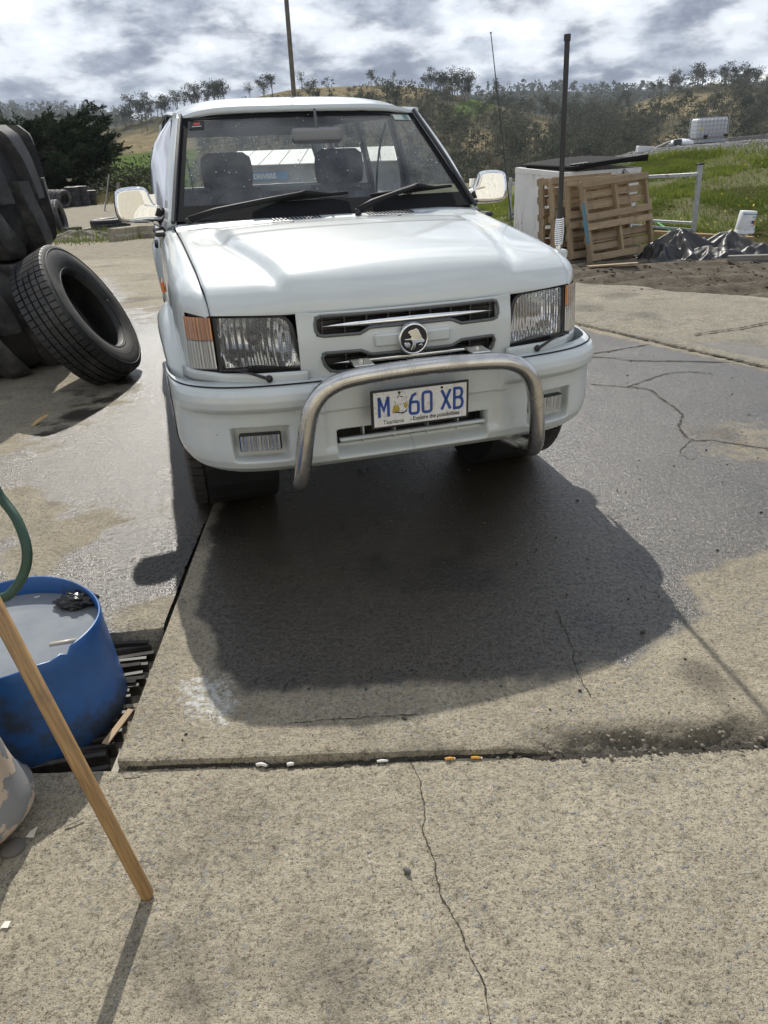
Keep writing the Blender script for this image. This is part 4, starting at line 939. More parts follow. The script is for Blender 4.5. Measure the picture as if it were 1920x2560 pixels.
# ---- bumper, one moulded skin with recesses
_bp = smooth_path([(0, 0, 0), (.18, 0, 0), (.36, .003, 0), (.50, .012, 0), (.62, .030, 0), (.72, .060, 0), (.80, .106, 0), (.858, .166, 0), (.890, .240, 0), (.906, .33, 0), (.912, .45, 0)], 8)
_bs = np.concatenate([[0], np.cumsum(np.linalg.norm(np.diff(np.array(_bp), axis=0), axis=1))]); _bx = [p[0] for p in _bp]; _by = [p[1] for p in _bp]
def bum_plan(ax): return interp(ax, _bx, _by)
def bumper_pt(t, z, s):
    ax = interp(t, _bs, _bx); y = interp(t, _bs, _by)
    prof = interp(z, [.36, .375, .40, .43, .47, .56, .60, .622, .630, .645, .67, .695, .712, .722, .727], [.085, .05, .022, .014, .018, .024, .024, .022, .004, -.008, -.011, -.006, .010, .04, .085])
    pad = float(sst(.365, .41, ax))
    if .60 < z < .722: prof = lerp(.018 if z < .705 else prof, prof, pad)
    y += prof
    # fog lamp recess, plate panel and intake
    fo = float(sst(.492, .510, ax) * sst(.715, .69, ax) * sst(.425, .442, z) * sst(.566, .552, z)); y += .052 * fo
    it = float(sst(.318, .300, ax) * sst(.402, .440, z) * sst(.522, .512, z)); y += .06 * it
    y += .010 * float(sst(.362, .35, ax) * sst(.44, .46, z)) 
    k = .90 + .10 * float(sst(.36, .52, z))
    xx = ax * (1 - .035 * float(sst(.48, .36, z)) * float(sst(.5, .9, ax)))
    return (s * xx, y, z)
tt = linsp(0, float(_bs[-1]), 190); zz2 = sorted(set(linsp(.36, .727, 100)))
bump_mb = MB()
for s in SG:
    def kp(t, z):
        low = interp(t, [0, .60, .80, .95, 1.2], [.375, .378, .395, .43, .52]); ax = interp(t, _bs, _bx)
        return z > low - .012 and not (ax < .302 and .450 < z < .510)
    bump_mb.grid(lambda t, z: bumper_pt(t, z, s), tt, zz2, flip=(s < 0), keep=kp)
bumper = bump_mb.build('bumper', paint, car, smooth=True)
m_ = bumper.modifiers.new('thickness', 'SOLIDIFY'); m_.thickness = .006; m_.offset = -1
MB().box((0, .15, .48), (.62, .01, .14)).build('intake_backing', black_pl, bumper)
MB().grid(lambda u, v: (u * .302, .022 + .065 * v, .486 - .014 * v), linsp(-1, 1, 30), linsp(0, 1, 3)).build('intake_slat', paint, bumper, smooth=True).modifiers.new('t', 'SOLIDIFY').thickness = .012
for x in (-.2, -.07, .07, .2): MB().box((x, .085, .478), (.006, .04, .070)).build('intake_rib', paint, bumper)
for s in SG:
    f0 = Vector((s * .603, bum_plan(.603) + .058, .497))
    fh = link('fog_lamp', MB().box((0, 0, 0), (.158, .03, .066), bev=.004).mesh('fog_lamp', black_pl), bumper, f0, (0, 0, s * .17))
    MB().grid(lambda u, v: (u * .075, -.019 - .007 * (1 - u * u), v * .030), linsp(-1, 1, 11), linsp(-1, 1, 7)).build('lens', lens_glass, fh, smooth=True)
    MB().grid(lambda u, v: (u * .074, -.0158, v * .0295), linsp(-1, 1, 11), linsp(-1, 1, 7)).build('reflector', fog_refl, fh, smooth=True)
# ---- nudge bar
path = []
L0 = [(-.40, .16, .372), (-.470, .02, .352), (-.484, -.055, .362), (-.480, -.088, .420), (-.462, -.104, .54), (-.444, -.110, .63), (-.422, -.114, .685), (-.385, -.117, .728), (-.335, -.119, .754), (-.28, -.12, .766), (-.18, -.12, .773), (0, -.12, .778)]
L1 = [(-x, y, z) for x, y, z in L0[::-1][1:]]
nb_ = MB().tube(smooth_path(L0 + L1, 6), .0315, 20).build('nudge_bar', steel_tube, car, smooth=True)
for s in SG:
    MB().box((s * .225, -.052, .797), (.075, .085, .008), bev=.003).build('bracket', steel_tube, nb_, auto=40)
    MB().lathe([(.0001, .008), (.009, .008), (.010, 0)], 6, c=(s * .225, -.045, .801)).build('bolt', steel_tube, nb_)
# ---- number plate
plate_w = simple('plate_white', (.74, .75, .76), .35, dirt=(.2, .18, .15), dscale=60, damt=.35); blue_ink = simple('plate_blue', (.02, .07, .33), .4); black_ink = simple('ink_black', (.02, .02, .02), .5); gold_ink = simple('ink_gold', (.42, .33, .06), .5); navy_ink = simple('ink_navy', (.02, .03, .12), .5)
PM = Matrix.Translation((0, -.040, .609)) @ Matrix.Rotation(R(90) - .02, 4, 'X')
plate = link('number_plate', MB().box((0, 0, .004), (.393, .152, .008), bev=.004).mesh('number_plate', black_pl), car); plate.matrix_local = PM
MB().box((0, 0, .0072), (.372, .134, .004)).build('plate_face', plate_w, plate)
def text_mesh(body, size, mat, parent, loc, xs=1.0, off=0.0, name='lettering', align='LEFT', rot=None, ext=.0004, shear=0., spacing=1.):
    cu = bpy.data.curves.new('txt', 'FONT'); cu.body = body; cu.size = size; cu.offset = off; cu.extrude = ext; cu.align_x = align; cu.shear = shear; cu.space_character = spacing
    t = bpy.data.objects.new('txt', cu); col.objects.link(t); dg = bpy.context.evaluated_depsgraph_get(); me = bpy.data.meshes.new_from_object(t.evaluated_get(dg)); bpy.data.objects.remove(t)
    me.materials.clear(); me.materials.append(mat); o = link(name, me, parent, loc, rot); o.scale = (xs, 1, 1); return o
def glyph(strokes, mat, parent, x0, y0, w, h, th, name='lettering', z=.0098):
    mb = MB()
    for st in strokes:
        pts = [(x0 + a * w, y0 + b_ * h) for a, b_ in st]; V = []; n = len(pts); closed = pts[0] == pts[-1]
        if closed: pts = pts[:-1]; n -= 1
        for i, p in enumerate(pts):
            p = np.array(p); a = np.array(pts[(i - 1) % n]) if (closed or i > 0) else p; c = np.array(pts[(i + 1) % n]) if (closed or i < n - 1) else p
            d1 = p - a; d2 = c - p; d1 = d1 / (np.linalg.norm(d1) + 1e-9); d2 = d2 / (np.linalg.norm(d2) + 1e-9)
            if not closed and i == 0: d1 = d2
            if not closed and i == n - 1: d2 = d1
            nn_ = np.array([-(d1 + d2)[1], (d1 + d2)[0]]); nn_ = nn_ / (np.linalg.norm(nn_) + 1e-9); k = th / 2 / max(.45, nn_ @ np.array([-d1[1], d1[0]]))
            V += [(p[0] + nn_[0] * k, p[1] + nn_[1] * k, z), (p[0] - nn_[0] * k, p[1] - nn_[1] * k, z)]
        m2 = n if closed else n - 1
        mb.add(V, [(2 * i, 2 * i + 1, 2 * ((i + 1) % n) + 1, 2 * ((i + 1) % n)) for i in range(m2)])
    return mb.build(name, mat, parent)
def rr(x0, y0, x1, y1, r=.22, k=4, ry=.12):
    P = []
    for cx, cy, a0 in ((x1 - r, y1 - ry, 0), (x0 + r, y1 - ry, 90), (x0 + r, y0 + ry, 180), (x1 - r, y0 + ry, 270)):
        for i in range(k + 1): a = R(a0 + 90 * i / k); P.append((cx + r * math.cos(a), cy + ry * math.sin(a)))
    return P + [P[0]]
th_ = .0115; gy0, ghh = -.030, .078
glyph([[(0, 0), (0, 1)], [(0, 1), (.5, .35), (1, 1)], [(1, 1), (1, 0)]], blue_ink, plate, -.165, gy0, .036, ghh, th_)
glyph([rr(0, 0, 1, .58, .28, 4, .14), [(0, .3), (.06, .62), (.32, .9), (.75, 1.0)]], blue_ink, plate, -.044, gy0, .034, ghh, th_)
glyph([rr(0, 0, 1, 1, .28, 4, .14)], blue_ink, plate, .008, gy0, .034, ghh, th_)
glyph([[(0, 0), (1, 1)], [(0, 1), (1, 0)]], blue_ink, plate, .084, gy0, .036, ghh, th_)
glyph([[(0, -.07), (0, 1.07)], [(0, 1), (.62, 1), (.85, .93), (.92, .78), (.85, .62), (.6, .54), (0, .54)], [(.6, .54), (.88, .46), (1, .28), (.9, .08), (.62, 0), (0, 0)]], blue_ink, plate, .136, gy0, .034, ghh, th_)
eo = [((385, 1510), (395, 1440), (425, 1400), (435, 1440), (455, 1405), (480, 1470), (470, 1495), (420, 1495)), ((525, 1440), (548, 1385), (560, 1420), (578, 1395), (575, 1450), (550, 1470))]
def plp(pts, mat, nm):
    q = [((x - 485) * .000322 - .082, -(y - 1430) * .00036 + .008) for x, y in pts]; MB().poly(q, .0006).build(nm, mat, plate, loc=(0, 0, .0094))
for e in eo: plp(e, gold_ink, 'plate_emblem')
plp(((405, 1370), (425, 1385), (440, 1402), (420, 1398)), simple('ink_grey', (.3, .3, .3), .5), 'plate_emblem')
plp(((395, 1502), (440, 1488), (490, 1505), (540, 1500), (578, 1462), (560, 1505), (510, 1522), (450, 1508)), navy_ink, 'plate_emblem')
plp(((445, 1350), (462, 1322), (490, 1312), (470, 1330), (455, 1348)), navy_ink, 'plate_emblem'); plp(((478, 1335), (505, 1326), (525, 1345), (500, 1340)), navy_ink, 'plate_emblem')
plp(((475, 1418), (495, 1412), (485, 1428)), navy_ink, 'plate_emblem'); plp(((512, 1415), (530, 1408), (522, 1424)), navy_ink, 'plate_emblem'); plp(((548, 1360), (575, 1325), (565, 1355)), simple('ink_grey', (.3, .3, .3), .5), 'plate_emblem')
text_mesh('Tasmania', .0235, black_ink, plate, (-.152, -.0585, .0097), .95); text_mesh('-', .0235, black_ink, plate, (-.045, -.0585, .0097)); text_mesh('Explore the possibilities', .0225, black_ink, plate, (-.034, -.0565, .0097), .88, .0003, shear=.12)
for x in (-.085, .085): MB().lathe([(.0001, .012), (.005, .011), (.006, .008)], 8, c=(x, .058, 0)).build('plate_bolt', black_pl, plate)
# ---- wheels
def make_tyre(name, r, w, rim, mat, grooves, parent=None, blocks=56, seg=96):
    """road tyre about the x axis: hollow carcass, cut circumferential grooves, shoulder blocks"""
    hw = w / 2; prof = [(rim, -hw * .72), (rim + .012, -hw * .86), (rim + (r - rim) * .45, -hw * 1.03), (r - .040, -hw * .99), (r - .018, -hw * .935)]
    ng = grooves; gw = w * .022; d = .013 * r / .37; tr = hw * .86; P = [(q[0], q[1], 0) for q in prof] + [(r - .006, -tr, 1)]
    for g in range(ng):
        xg = -tr + 2 * tr * (g + 1) / (ng + 1); cr = r - .006 * (abs(xg) / tr) ** 3; fl = 1 if g == 0 else 2
        P += [(cr, xg - gw, fl), (cr - d, xg - gw * .75, 0), (cr - d, xg + gw * .75, 0), (cr, xg + gw, 1 if g == ng - 1 else 2)]
    P += [(r - .006, tr, 1)] + [(q[0], -q[1], 0) for q in prof[::-1]]
    P += [(rim - .004, hw * .60, 0), (rim + .02, hw * .56, 0), (rim + (r - rim) * .5, hw * .86, 0), (r - .04, hw * .7, 0), (r - .036, 0, 0), (r - .04, -hw * .7, 0), (rim + (r - rim) * .5, -hw * .86, 0), (rim + .02, -hw * .56, 0), (rim - .004, -hw * .60, 0), (rim, -hw * .72, 0)]
    fr = (0, .03, .17, .20); V = []; L = len(P)
    for i in range(blocks):
        for k in range(4):
            for (rr_, h, fl) in P:
                sh = (.5 if h > 0 else 0) + .28 * abs(h) / hw
                a = 2 * math.pi * (i + fr[k] + (sh if fl else 0) * 1.0 + (.0 if fl else .28 * abs(h) / hw + (.5 if h > 0 else 0))) / blocks if False else 2 * math.pi * (i + fr[k] + .35 * h / hw) / blocks
                q = rr_ - (d * .75 if (fl == 1 and k in (1, 2)) else d * .35 if (fl == 2 and k in (1, 2)) else 0); V.append((h, q * math.cos(a), q * math.sin(a)))
    n = blocks * 4; F = [(i * L + j, ((i + 1) % n) * L + j, ((i + 1) % n) * L + j + 1, i * L + j + 1) for i in range(n) for j in range(L - 1)]
    return MB().add(V, F)
tyre_me = make_tyre('tyre', .372, .245, .21, rubber, 3).mesh('tyre', rubber, True); sharp_by_angle(tyre_me, 35)
rim_mb = MB().lathe([(.212, -.09), (.20, -.095), (.19, -.06), (.18, .0), (.19, .06), (.20, .095), (.212, .09)], 40, 'x')
for k in range(6):
    a = k * math.pi / 3; rim_mb.box((.055, .115 * math.cos(a), .115 * math.sin(a)), (.02, .17, .05), Matrix.Rotation(a, 3, 'X'))
rim_mb.lathe([(.0001, .075), (.055, .07), (.06, .04)], 20, 'x'); rim_me = rim_mb.mesh('rim', simple('alloy', (.55, .55, .55), .35, .9), True)
for s in SG:
    for yw in (.735, 3.50):
        wh = link('wheel', bpy.data.meshes.new('hub'), car, (s * .772, yw, .372), (0, 0, 0 if s > 0 else math.pi))
        hub = MB().lathe([(.0001, -.02), (.15, -.02), (.15, -.05), (.0001, -.05)], 20, 'x').mesh('wheel', black_pl); wh.data = hub
        link('tyre', tyre_me, wh); link('rim', rim_me, wh)
# ---- cabin
def pil(pts0, pts1, name, mat, parent=car, n=12):        # strip between two rails
    a = smooth_path(pts0, n); b_ = smooth_path(pts1, n); V = [tuple(p) for p in a] + [tuple(p) for p in b_]; k = len(a)
    o = MB().add(V, [(i, i + 1, k + i + 1, k + i) for i in range(k - 1)]).build(name, mat, parent, smooth=True); m2 = o.modifiers.new('thickness', 'SOLIDIFY'); m2.thickness = .022; m2.offset = 0; return o
WB, WT = (.775, 1.295, 1.186), (.640, 1.912, 1.640)
def ws(u, v):                                        # windscreen surface
    x = u * lerp(WB[0], WT[0], v); bow = (1 - u * u) * .055; return (x, lerp(WB[1], WT[1], v) - bow * (1 - .3 * v), lerp(WB[2], WT[2], v) + .012 * (1 - u * u) * v + .004 * math.sin(math.pi * v))
scr = MB().grid(ws, linsp(-.965, .965, 28), linsp(.05, .975, 18)).build('windscreen', screen_glass, car, smooth=True)
edge_ = MB()
for u0, u1, v0, v1 in ((-1, 1, 0, .13), (-1, 1, .955, 1.0), (-1, -.945, .1, 1), (.945, 1, .1, 1)):
    edge_.grid(lambda u, v: tuple(Vector(ws(u, v)) + Vector((0, -.003, .002))), linsp(u0, u1, 28 if u1 - u0 > 1 else 3), linsp(v0, v1, 3 if v1 - v0 < .2 else 14))
edge_.build('windscreen_border', simple('black_frit', (.012, .013, .015), .85, spec=.12), scr, smooth=True)
RZ = lambda x, y: 1.655 + .062 * float(sst(1.90, 2.35, y)) * (1 - .25 * (abs(x) / .66) ** 2) - .03 * float(sst(3.6, 4.7, y)) - .05 * (abs(x) / .66) ** 6
RXW = lambda y: interp(y, [1.90, 2.1, 2.6, 4.7], [.648, .668, .682, .672])
roof = MB().grid(lambda u, y: (u * RXW(y), y - .055 * (1 - u * u) * float(sst(2.4, 1.9, y)), RZ(u * RXW(y), y)), linsp(-1, 1, 40), [1.905, 1.93, 1.97, 2.02, 2.1, 2.2, 2.35, 2.6, 3, 3.4, 3.8, 4.2, 4.55, 4.68], flip=True).build('roof', paint, car, smooth=True)
m_ = roof.modifiers.new('thickness', 'SOLIDIFY'); m_.thickness = .03; m_.offset = -1
for s in SG:
    ap = pil([(s * .772, 1.285, 1.18), (s * .705, 1.60, 1.425), (s * .640, 1.905, 1.645)], [(s * .815, 1.345, 1.150), (s * .748, 1.64, 1.42), (s * .672, 1.955, 1.650)], 'windscreen_pillar', paint)
    MB().tube(smooth_path([(s * .777, 1.282, 1.185), (s * .710, 1.594, 1.43), (s * .645, 1.898, 1.650)], 8), .011, 6).build('pillar_seal', black_pl, ap)
    MB().tube(smooth_path([(s * .672, 1.93, 1.652), (s * .69, 2.4, 1.672), (s * .695, 3.2, 1.675), (s * .68, 4.6, 1.65)], 8), .014, 6).build('roof_gutter', paint, roof)
    for (y0, y1, nm) in ((2.46, 2.58, 'centre_pillar'), (3.34, 3.46, 'rear_door_pillar'), (4.40, 4.66, 'rear_pillar')):
        pil([(s * .818, y0, 1.13), (s * .76, y0, 1.42), (s * .69, y0, 1.665)], [(s * .818, y1, 1.13), (s * .76, y1, 1.42), (s * .69, y1, 1.665)], nm, black_pl if nm != 'rear_pillar' else paint)
    for (y0, y1, y0t) in ((1.38, 2.46, 2.0), (2.58, 3.34, 2.58), (3.46, 4.40, 3.46)):
        MB().grid(lambda v, u: (s * lerp(.812, .69, v), lerp(lerp(y0, y0t, v), y1, u), lerp(1.14, 1.645, v)), linsp(0, 1, 6), linsp(0, 1, 8)).build('side_window', side_glass, car, smooth=True)
    MB().box((s * .845, 2.9, 1.139), (.05, 3.3, .02), bev=.008).build('waist_moulding', black_pl, car, auto=40)
    MB().box((s * .775, 2.9, .86), (.03, 3.1, .54)).build('door_trim', dark_in, car)
    MB().box((s * .70, 3.1, .40), (.25, 3.0, .10)).build('sill', black_pl, car)
# tailgate, with rear screen
tg = MB().grid(lambda u, v: (u * lerp(.84, .68, float(sst(.45, 1, v))), 4.70 - .05 * v, lerp(.45, 1.66, v)), linsp(-1, 1, 41), linsp(0, 1, 41), keep=lambda u, v: not (abs(u) < .86 and .60 < v < .93)).build('tailgate', paint, car, smooth=True)
m_ = tg.modifiers.new('thickness', 'SOLIDIFY'); m_.thickness = .03
MB().grid(lambda u, v: (u * .70, 4.668, lerp(1.17, 1.585, v)), linsp(-1, 1, 3), linsp(0, 1, 3)).build('rear_window', side_glass, tg)
MB().lathe([(.37, -.12), (.375, .0), (.37, .10), (.22, .12), (.0001, .12)], 32, 'y', (.285, 4.86, .80)).build('spare_wheel', rubber, car, smooth=True)
# inside
MB().box((0, 2.95, .60), (1.50, 3.3, .06)).build('cabin_floor', dark_in, car)
dash = MB().grid(lambda u, v: (u * .76, 1.30 + .42 * v - .03 * (1 - u * u), 1.165 + .03 * math.sin(v * 2.6) + .05 * v * float(sst(.15, .35, -u) * sst(.75, .6, -u))), linsp(-1, 1, 25), linsp(0, 1, 9), flip=True).build('dashboard', dark_in, car, smooth=True)
MB().box((0, 1.74, .95), (1.5, .06, .48), bev=.02).build('dashboard_face', dark_in, dash)
MB().tube([(-.37 + .185 * math.cos(a), 1.93 - .07 * math.sin(a) * 0 + .10 * math.sin(a) * .6, 1.12 + .175 * math.sin(a)) for a in linsp(0, 2 * math.pi, 33)], .015, 8).build('steering_wheel', dark_in, car, smooth=True)
MB().tube([(-.37, 1.93, 1.12), (-.37, 1.75, 1.02)], .03, 8).build('steering_column', dark_in, car)
for s in SG:
    st = empty('x', (0, 0, 0), '', ''); bpy.data.objects.remove(st)
    sq = MB().grid(lambda a, v: (s * .37 + lerp(.25, .20, v) * np.sign(math.cos(a)) * abs(math.cos(a)) ** .5, 2.42 + .30 * v * .6 + .075 * np.sign(math.sin(a)) * abs(math.sin(a)) ** .6, .70 + .55 * v - (0 if v < .98 else .0)), linsp(0, 2 * math.pi, 25), linsp(0, 1, 9))
    seat = sq.build('seat', seat_m, car, smooth=True)
    MB().lathe([(.0001, .56), (.12, .555), (.18, .53), (.20, .48)], 20, c=(s * .37, 2.60, .70)).build('seat_shoulder', seat_m, seat, smooth=True)
    hr = MB().grid(lambda a, v: (s * .37 + (.145 + .02 * math.sin(v * 3.14)) * np.sign(math.cos(a)) * abs(math.cos(a)) ** .45 * math.sin(min(1, v * 6 + .35, (1 - v) * 5 + .55) * math.pi / 2), 2.64 + .055 * np.sign(math.sin(a)) * abs(math.sin(a)) ** .6, 1.238 + .225 * v), linsp(0, 2 * math.pi, 25), linsp(0, 1, 9))
    hr.add([(s * .37 - .11, 2.60, 1.462), (s * .37 + .11, 2.60, 1.462), (s * .37 + .11, 2.68, 1.462), (s * .37 - .11, 2.68, 1.462)], [(0, 1, 2, 3)])
    hr.build('headrest', seat_m, seat, smooth=True)
    for dx in (-.05, .05): MB().tube([(s * .37 + dx, 2.62, 1.16), (s * .37 + dx, 2.63, 1.28)], .006, 6).build('headrest_post', chrome_dull, seat)
    MB().box((s * .37, 2.20, .74), (.50, .52, .16), bev=.05).build('seat_cushion', seat_m, seat, auto=50)
MB().box((0, 3.35, .93), (1.3, .16, .52), bev=.06).build('rear_seat', seat_m, car, auto=50)
mir = MB().box((.035, 1.70, 1.535), (.27, .03, .075), bev=.014).build('rear_view_mirror', simple('mirror_back', (.22, .225, .235), .5), car, auto=50); MB().tube([(.035, 1.70, 1.57), (.035, 1.72, 1.66)], .008, 6).build('stem', grey_trim, mir)
for s in SG: MB().tube(smooth_path([(s * .66, 2.5, 1.60), (s * .62, 2.52, 1.45), (s * .60, 2.55, 1.2), (s * .62, 2.56, .8)], 5), .022, 5, flat=.2).build('seat_belt', simple('belt', (.10, .10, .105), .8), car)
MB().box((.0, 1.95, 1.632), (1.2, .16, .008)).build('headliner_edge', dark_in, car); MB().grid(lambda u, y: (u * .62, y, 1.640 - .02 * abs(u)), linsp(-1, 1, 5), linsp(2.0, 4.55, 5)).build('headlining', simple('headlining', (.22, .22, .22), .95), car)
# stickers
def on_screen(u, v, w, h, name, mat, off=.004):
    return MB().grid(lambda a, b_: tuple(Vector(ws(u + a * w, v + b_ * h)) + Vector((0, -off, off * .7))), linsp(-1, 1, 3), linsp(-1, 1, 3)).build(name, mat, scr)
on_screen(-.875, .905, .055, .042, 'windscreen_sticker', black_ink); on_screen(-.875, .912, .026, .014, 'sticker_mark', simple('red_ink', (.5, .06, .05), .5), .006); on_screen(-.875, .885, .036, .005, 'sticker_mark', simple('ink_light', (.5, .5, .5), .5), .006)
on_screen(.86, .93, .075, .030, 'windscreen_sticker', simple('pale_label', (.55, .58, .55), .6)); on_screen(.895, .93, .022, .024, 'sticker_mark', simple('teal_ink', (.12, .25, .25), .5), .006)
# ---- wipers
for (bx, by, tx_, ty_, u0, v0, u1, v1) in ((-.705, 1.235, 0, 0, -.52, .12, .13, .165), (.115, 1.225, 0, 0, .28, .13, .90, .175)):
    p0 = Vector((bx, by - .02, 1.186)); e = Vector(ws(lerp(u0, u1, .18), lerp(v0, v1, .18))) + Vector((0, -.025, .018)); b0 = Vector(ws(u0, v0)) + Vector((0, -.014, .010)); b1 = Vector(ws(u1, v1)) + Vector((0, -.014, .010)); mid = b0.lerp(b1, .55) + Vector((0, -.022, .020))
    k0 = p0.lerp(mid, .22) + Vector((0, -.012, .022))
    wm_ = simple('wiper_black', (.012, .012, .013), .6, spec=.25)
    wp = link('wiper', MB().tube([p0 + Vector((0, 0, -.006)), p0 + Vector((0, 0, .020))], .017, 10).mesh('wiper', black_pl, True), car)
    MB().tube([p0 + Vector((0, 0, .012)), k0, p0.lerp(mid, .62) + Vector((0, -.014, .014)), mid], [.018, .016, .012, .010], 7).build('arm', wm_, wp, smooth=True)
    MB().tube([b0.lerp(b1, .25), mid, b0.lerp(b1, .80)], [.007, .014, .007], 6).build('yoke', wm_, wp)
    MB().tube([b0, b0.lerp(b1, .5), b1], [.008, .012, .008], 6).build('blade', wm_, wp)
# ---- chrome mirrors
for s in SG:
    base = Vector((s * .922, 1.475, 1.258))
    prof = [(.118, -.030), (.112, .058), (.086, .085), (-.030, .088), (-.052, .070), (-.064, .012), (-.082, -.008), (-.122, -.016), (-.126, -.086), (.082, -.082), (.108, -.062)]
    pts_ = [(-s * -x_ * 1.0, z_) for x_, z_ in prof]
    if s < 0: pts_ = pts_[::-1]
    V = []; nP = len(pts_)
    for (dy, k) in ((-.046, .80), (-.040, .93), (-.020, 1.0), (.045, 1.0)):
        for (x_, z_) in pts_: V.append((x_ * k, dy + .006 * (x_ / .1) ** 2, z_ * k - .002))
    F_ = [tuple(range(nP))] + [(r_ * nP + (i + 1) % nP, r_ * nP + i, (r_ + 1) * nP + i, (r_ + 1) * nP + (i + 1) % nP) for r_ in range(3) for i in range(nP)] + [tuple(3 * nP + i for i in range(nP))[::-1]]
    mo = MB().add(V, F_).build('door_mirror', chrome, car, smooth=True, loc=base, rot=(R(-3), 0, s * R(-7)))
    ss_ = mo.modifiers.new('round', 'SUBSURF'); ss_.levels = 3; ss_.render_levels = 3
    MB().grid(lambda u, v: (u * .088, .036, v * .06 - .015), linsp(-1, 1, 3), linsp(-1, 1, 3)).build('mirror_glass', chrome_dull, mo)
    MB().tube(smooth_path([(-s * .06, .0, -.03), (-s * .105, .015, -.055), (-s * .115, .02, -.12)], 5), [.05] * 4 + [.045] * 4 + [.04] * 3, 10, flat=.7).build('mirror_arm', black_pl, mo, smooth=True)
# ---- driver's door visor; its lilac colour paints in the reflected sky
visor_m = simple('sky_lilac_visor', (.66, .67, .74), .12, 0, coat=1.0)
vis = MB().grid(lambda u, v: tuple(Vector((-lerp(.815, .668, v), lerp(1.385, 1.99, v), lerp(1.155, 1.640, v))).lerp(Vector((-interp(v, [0, .55, .75, .9, 1], [.872, .835, .800, .745, .675]), interp(v, [0, .5, 1], [2.0, 2.15, 2.2]), interp(v, [0, .55, .75, .9, 1], [1.15, 1.42, 1.51, 1.585, 1.645]))), u) + Vector((-.018 * math.sin(math.pi * u), 0, 0))), linsp(0, 1, 9), linsp(0, 1, 18)).build('door_visor', visor_m, car, smooth=True)
m_ = vis.modifiers.new('thickness', 'SOLIDIFY'); m_.thickness = .004
# ---- aerials
ab = Vector((.800, .42, 1.055)); topv = Vector((.776, .44, 1.843))
an = link('aerial', MB().box(tuple(ab + Vector((0, -.01, -.01))), (.05, .06, .035), bev=.006).mesh('aerial', paint), car)
spring = [tuple(ab + (topv - ab) * (.03 + .14 * i / 200) + Vector((math.cos(i * .42) * .017 * (1 - .3 * abs(i / 100 - 1)), math.sin(i * .42) * .017, 0))) for i in range(200)]
MB().tube(spring, .0042, 5).build('spring', chrome_dull, an, smooth=True)
MB().tube([ab.lerp(topv, .0), ab.lerp(topv, .04)], .013, 8).build('stud', chrome_dull, an); MB().tube([ab.lerp(topv, .165), ab.lerp(topv, .22), ab.lerp(topv, .24), ab.lerp(topv, .97), ab.lerp(topv, .972), topv], [.012, .012, .0105, .0105, .0135, .0135], 10).build('mast', black_pl, an)
wb0 = Vector((.865, 1.02, 1.10)); whip = MB().tube([wb0, wb0.lerp(Vector((.861, 1.35, 1.954)), .99), wb0.lerp(Vector((.861, 1.35, 1.954)), 1.0)], [.0035, .0022, .005], 6).build('whip_aerial', black_pl, car)
# ---- rain drops on bonnet and screen, coloured white in place of sun glints
drop_m, nt, b, out = new_mat('glint_white_drop'); b.inputs['Base Color'].default_value = (.86, .89, .90, 1); b.inputs['Roughness'].default_value = .06; b.inputs['Specular IOR Level'].default_value = 1.0; b.inputs['Transmission Weight'].default_value = .15; b.inputs['IOR'].default_value = 1.33
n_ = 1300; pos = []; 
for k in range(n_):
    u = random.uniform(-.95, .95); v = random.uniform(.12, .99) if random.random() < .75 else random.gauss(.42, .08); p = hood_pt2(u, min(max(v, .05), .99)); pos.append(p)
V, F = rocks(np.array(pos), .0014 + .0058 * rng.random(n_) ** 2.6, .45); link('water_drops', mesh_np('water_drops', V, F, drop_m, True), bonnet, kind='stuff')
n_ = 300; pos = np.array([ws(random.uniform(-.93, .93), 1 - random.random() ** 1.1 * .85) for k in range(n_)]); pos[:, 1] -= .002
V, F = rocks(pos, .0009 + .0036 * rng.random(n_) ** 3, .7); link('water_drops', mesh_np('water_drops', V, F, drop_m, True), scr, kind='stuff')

# ---- open joints between the panels
gap = simple('panel_gap', (.012, .012, .013), .9)
MB().tube([tuple(Vector(hood_pt2(u, 0.0)) + Vector((0, .003, -.004))) for u in linsp(-1, 1, 61)], .0042, 5).build('bonnet_front_gap', gap, car)
for s in SG:
    MB().tube([(s * interp(t, _bs, _bx) * .995, interp(t, _bs, _by) + .028, .7215) for t in linsp(.36, float(_bs[-1]) - .02, 40)], .003, 5).build('bumper_top_gap', gap, car)
    MB().tube([tuple(Vector(bumper_pt(float(_bs[-1]) * .885, z, s)) + Vector((s * .001, -.001, 0))) for z in linsp(.43, .715, 24)], .003, 5).build('bumper_end_gap', gap, bumper)
    MB().tube([tuple(Vector(strip(s * .715, z)) + Vector((0, -.002, 0))) for z in linsp(.712, .757, 5)], .0022, 5).build('filler_gap', gap, car)
    MB().tube([(s * .4255, nose_y(.4255) + .0 - .002, z) for z in linsp(.72, .765, 5)], .0028, 5).build('nose_gap', gap, car)
    MB().tube([tuple(Vector((s * (PLAN(.43) * XS(z) + .012), .40 + .02 * (z - .6), z))) for z in linsp(.735, .745, 3)], .003, 5).build('flare_gap', gap, car)
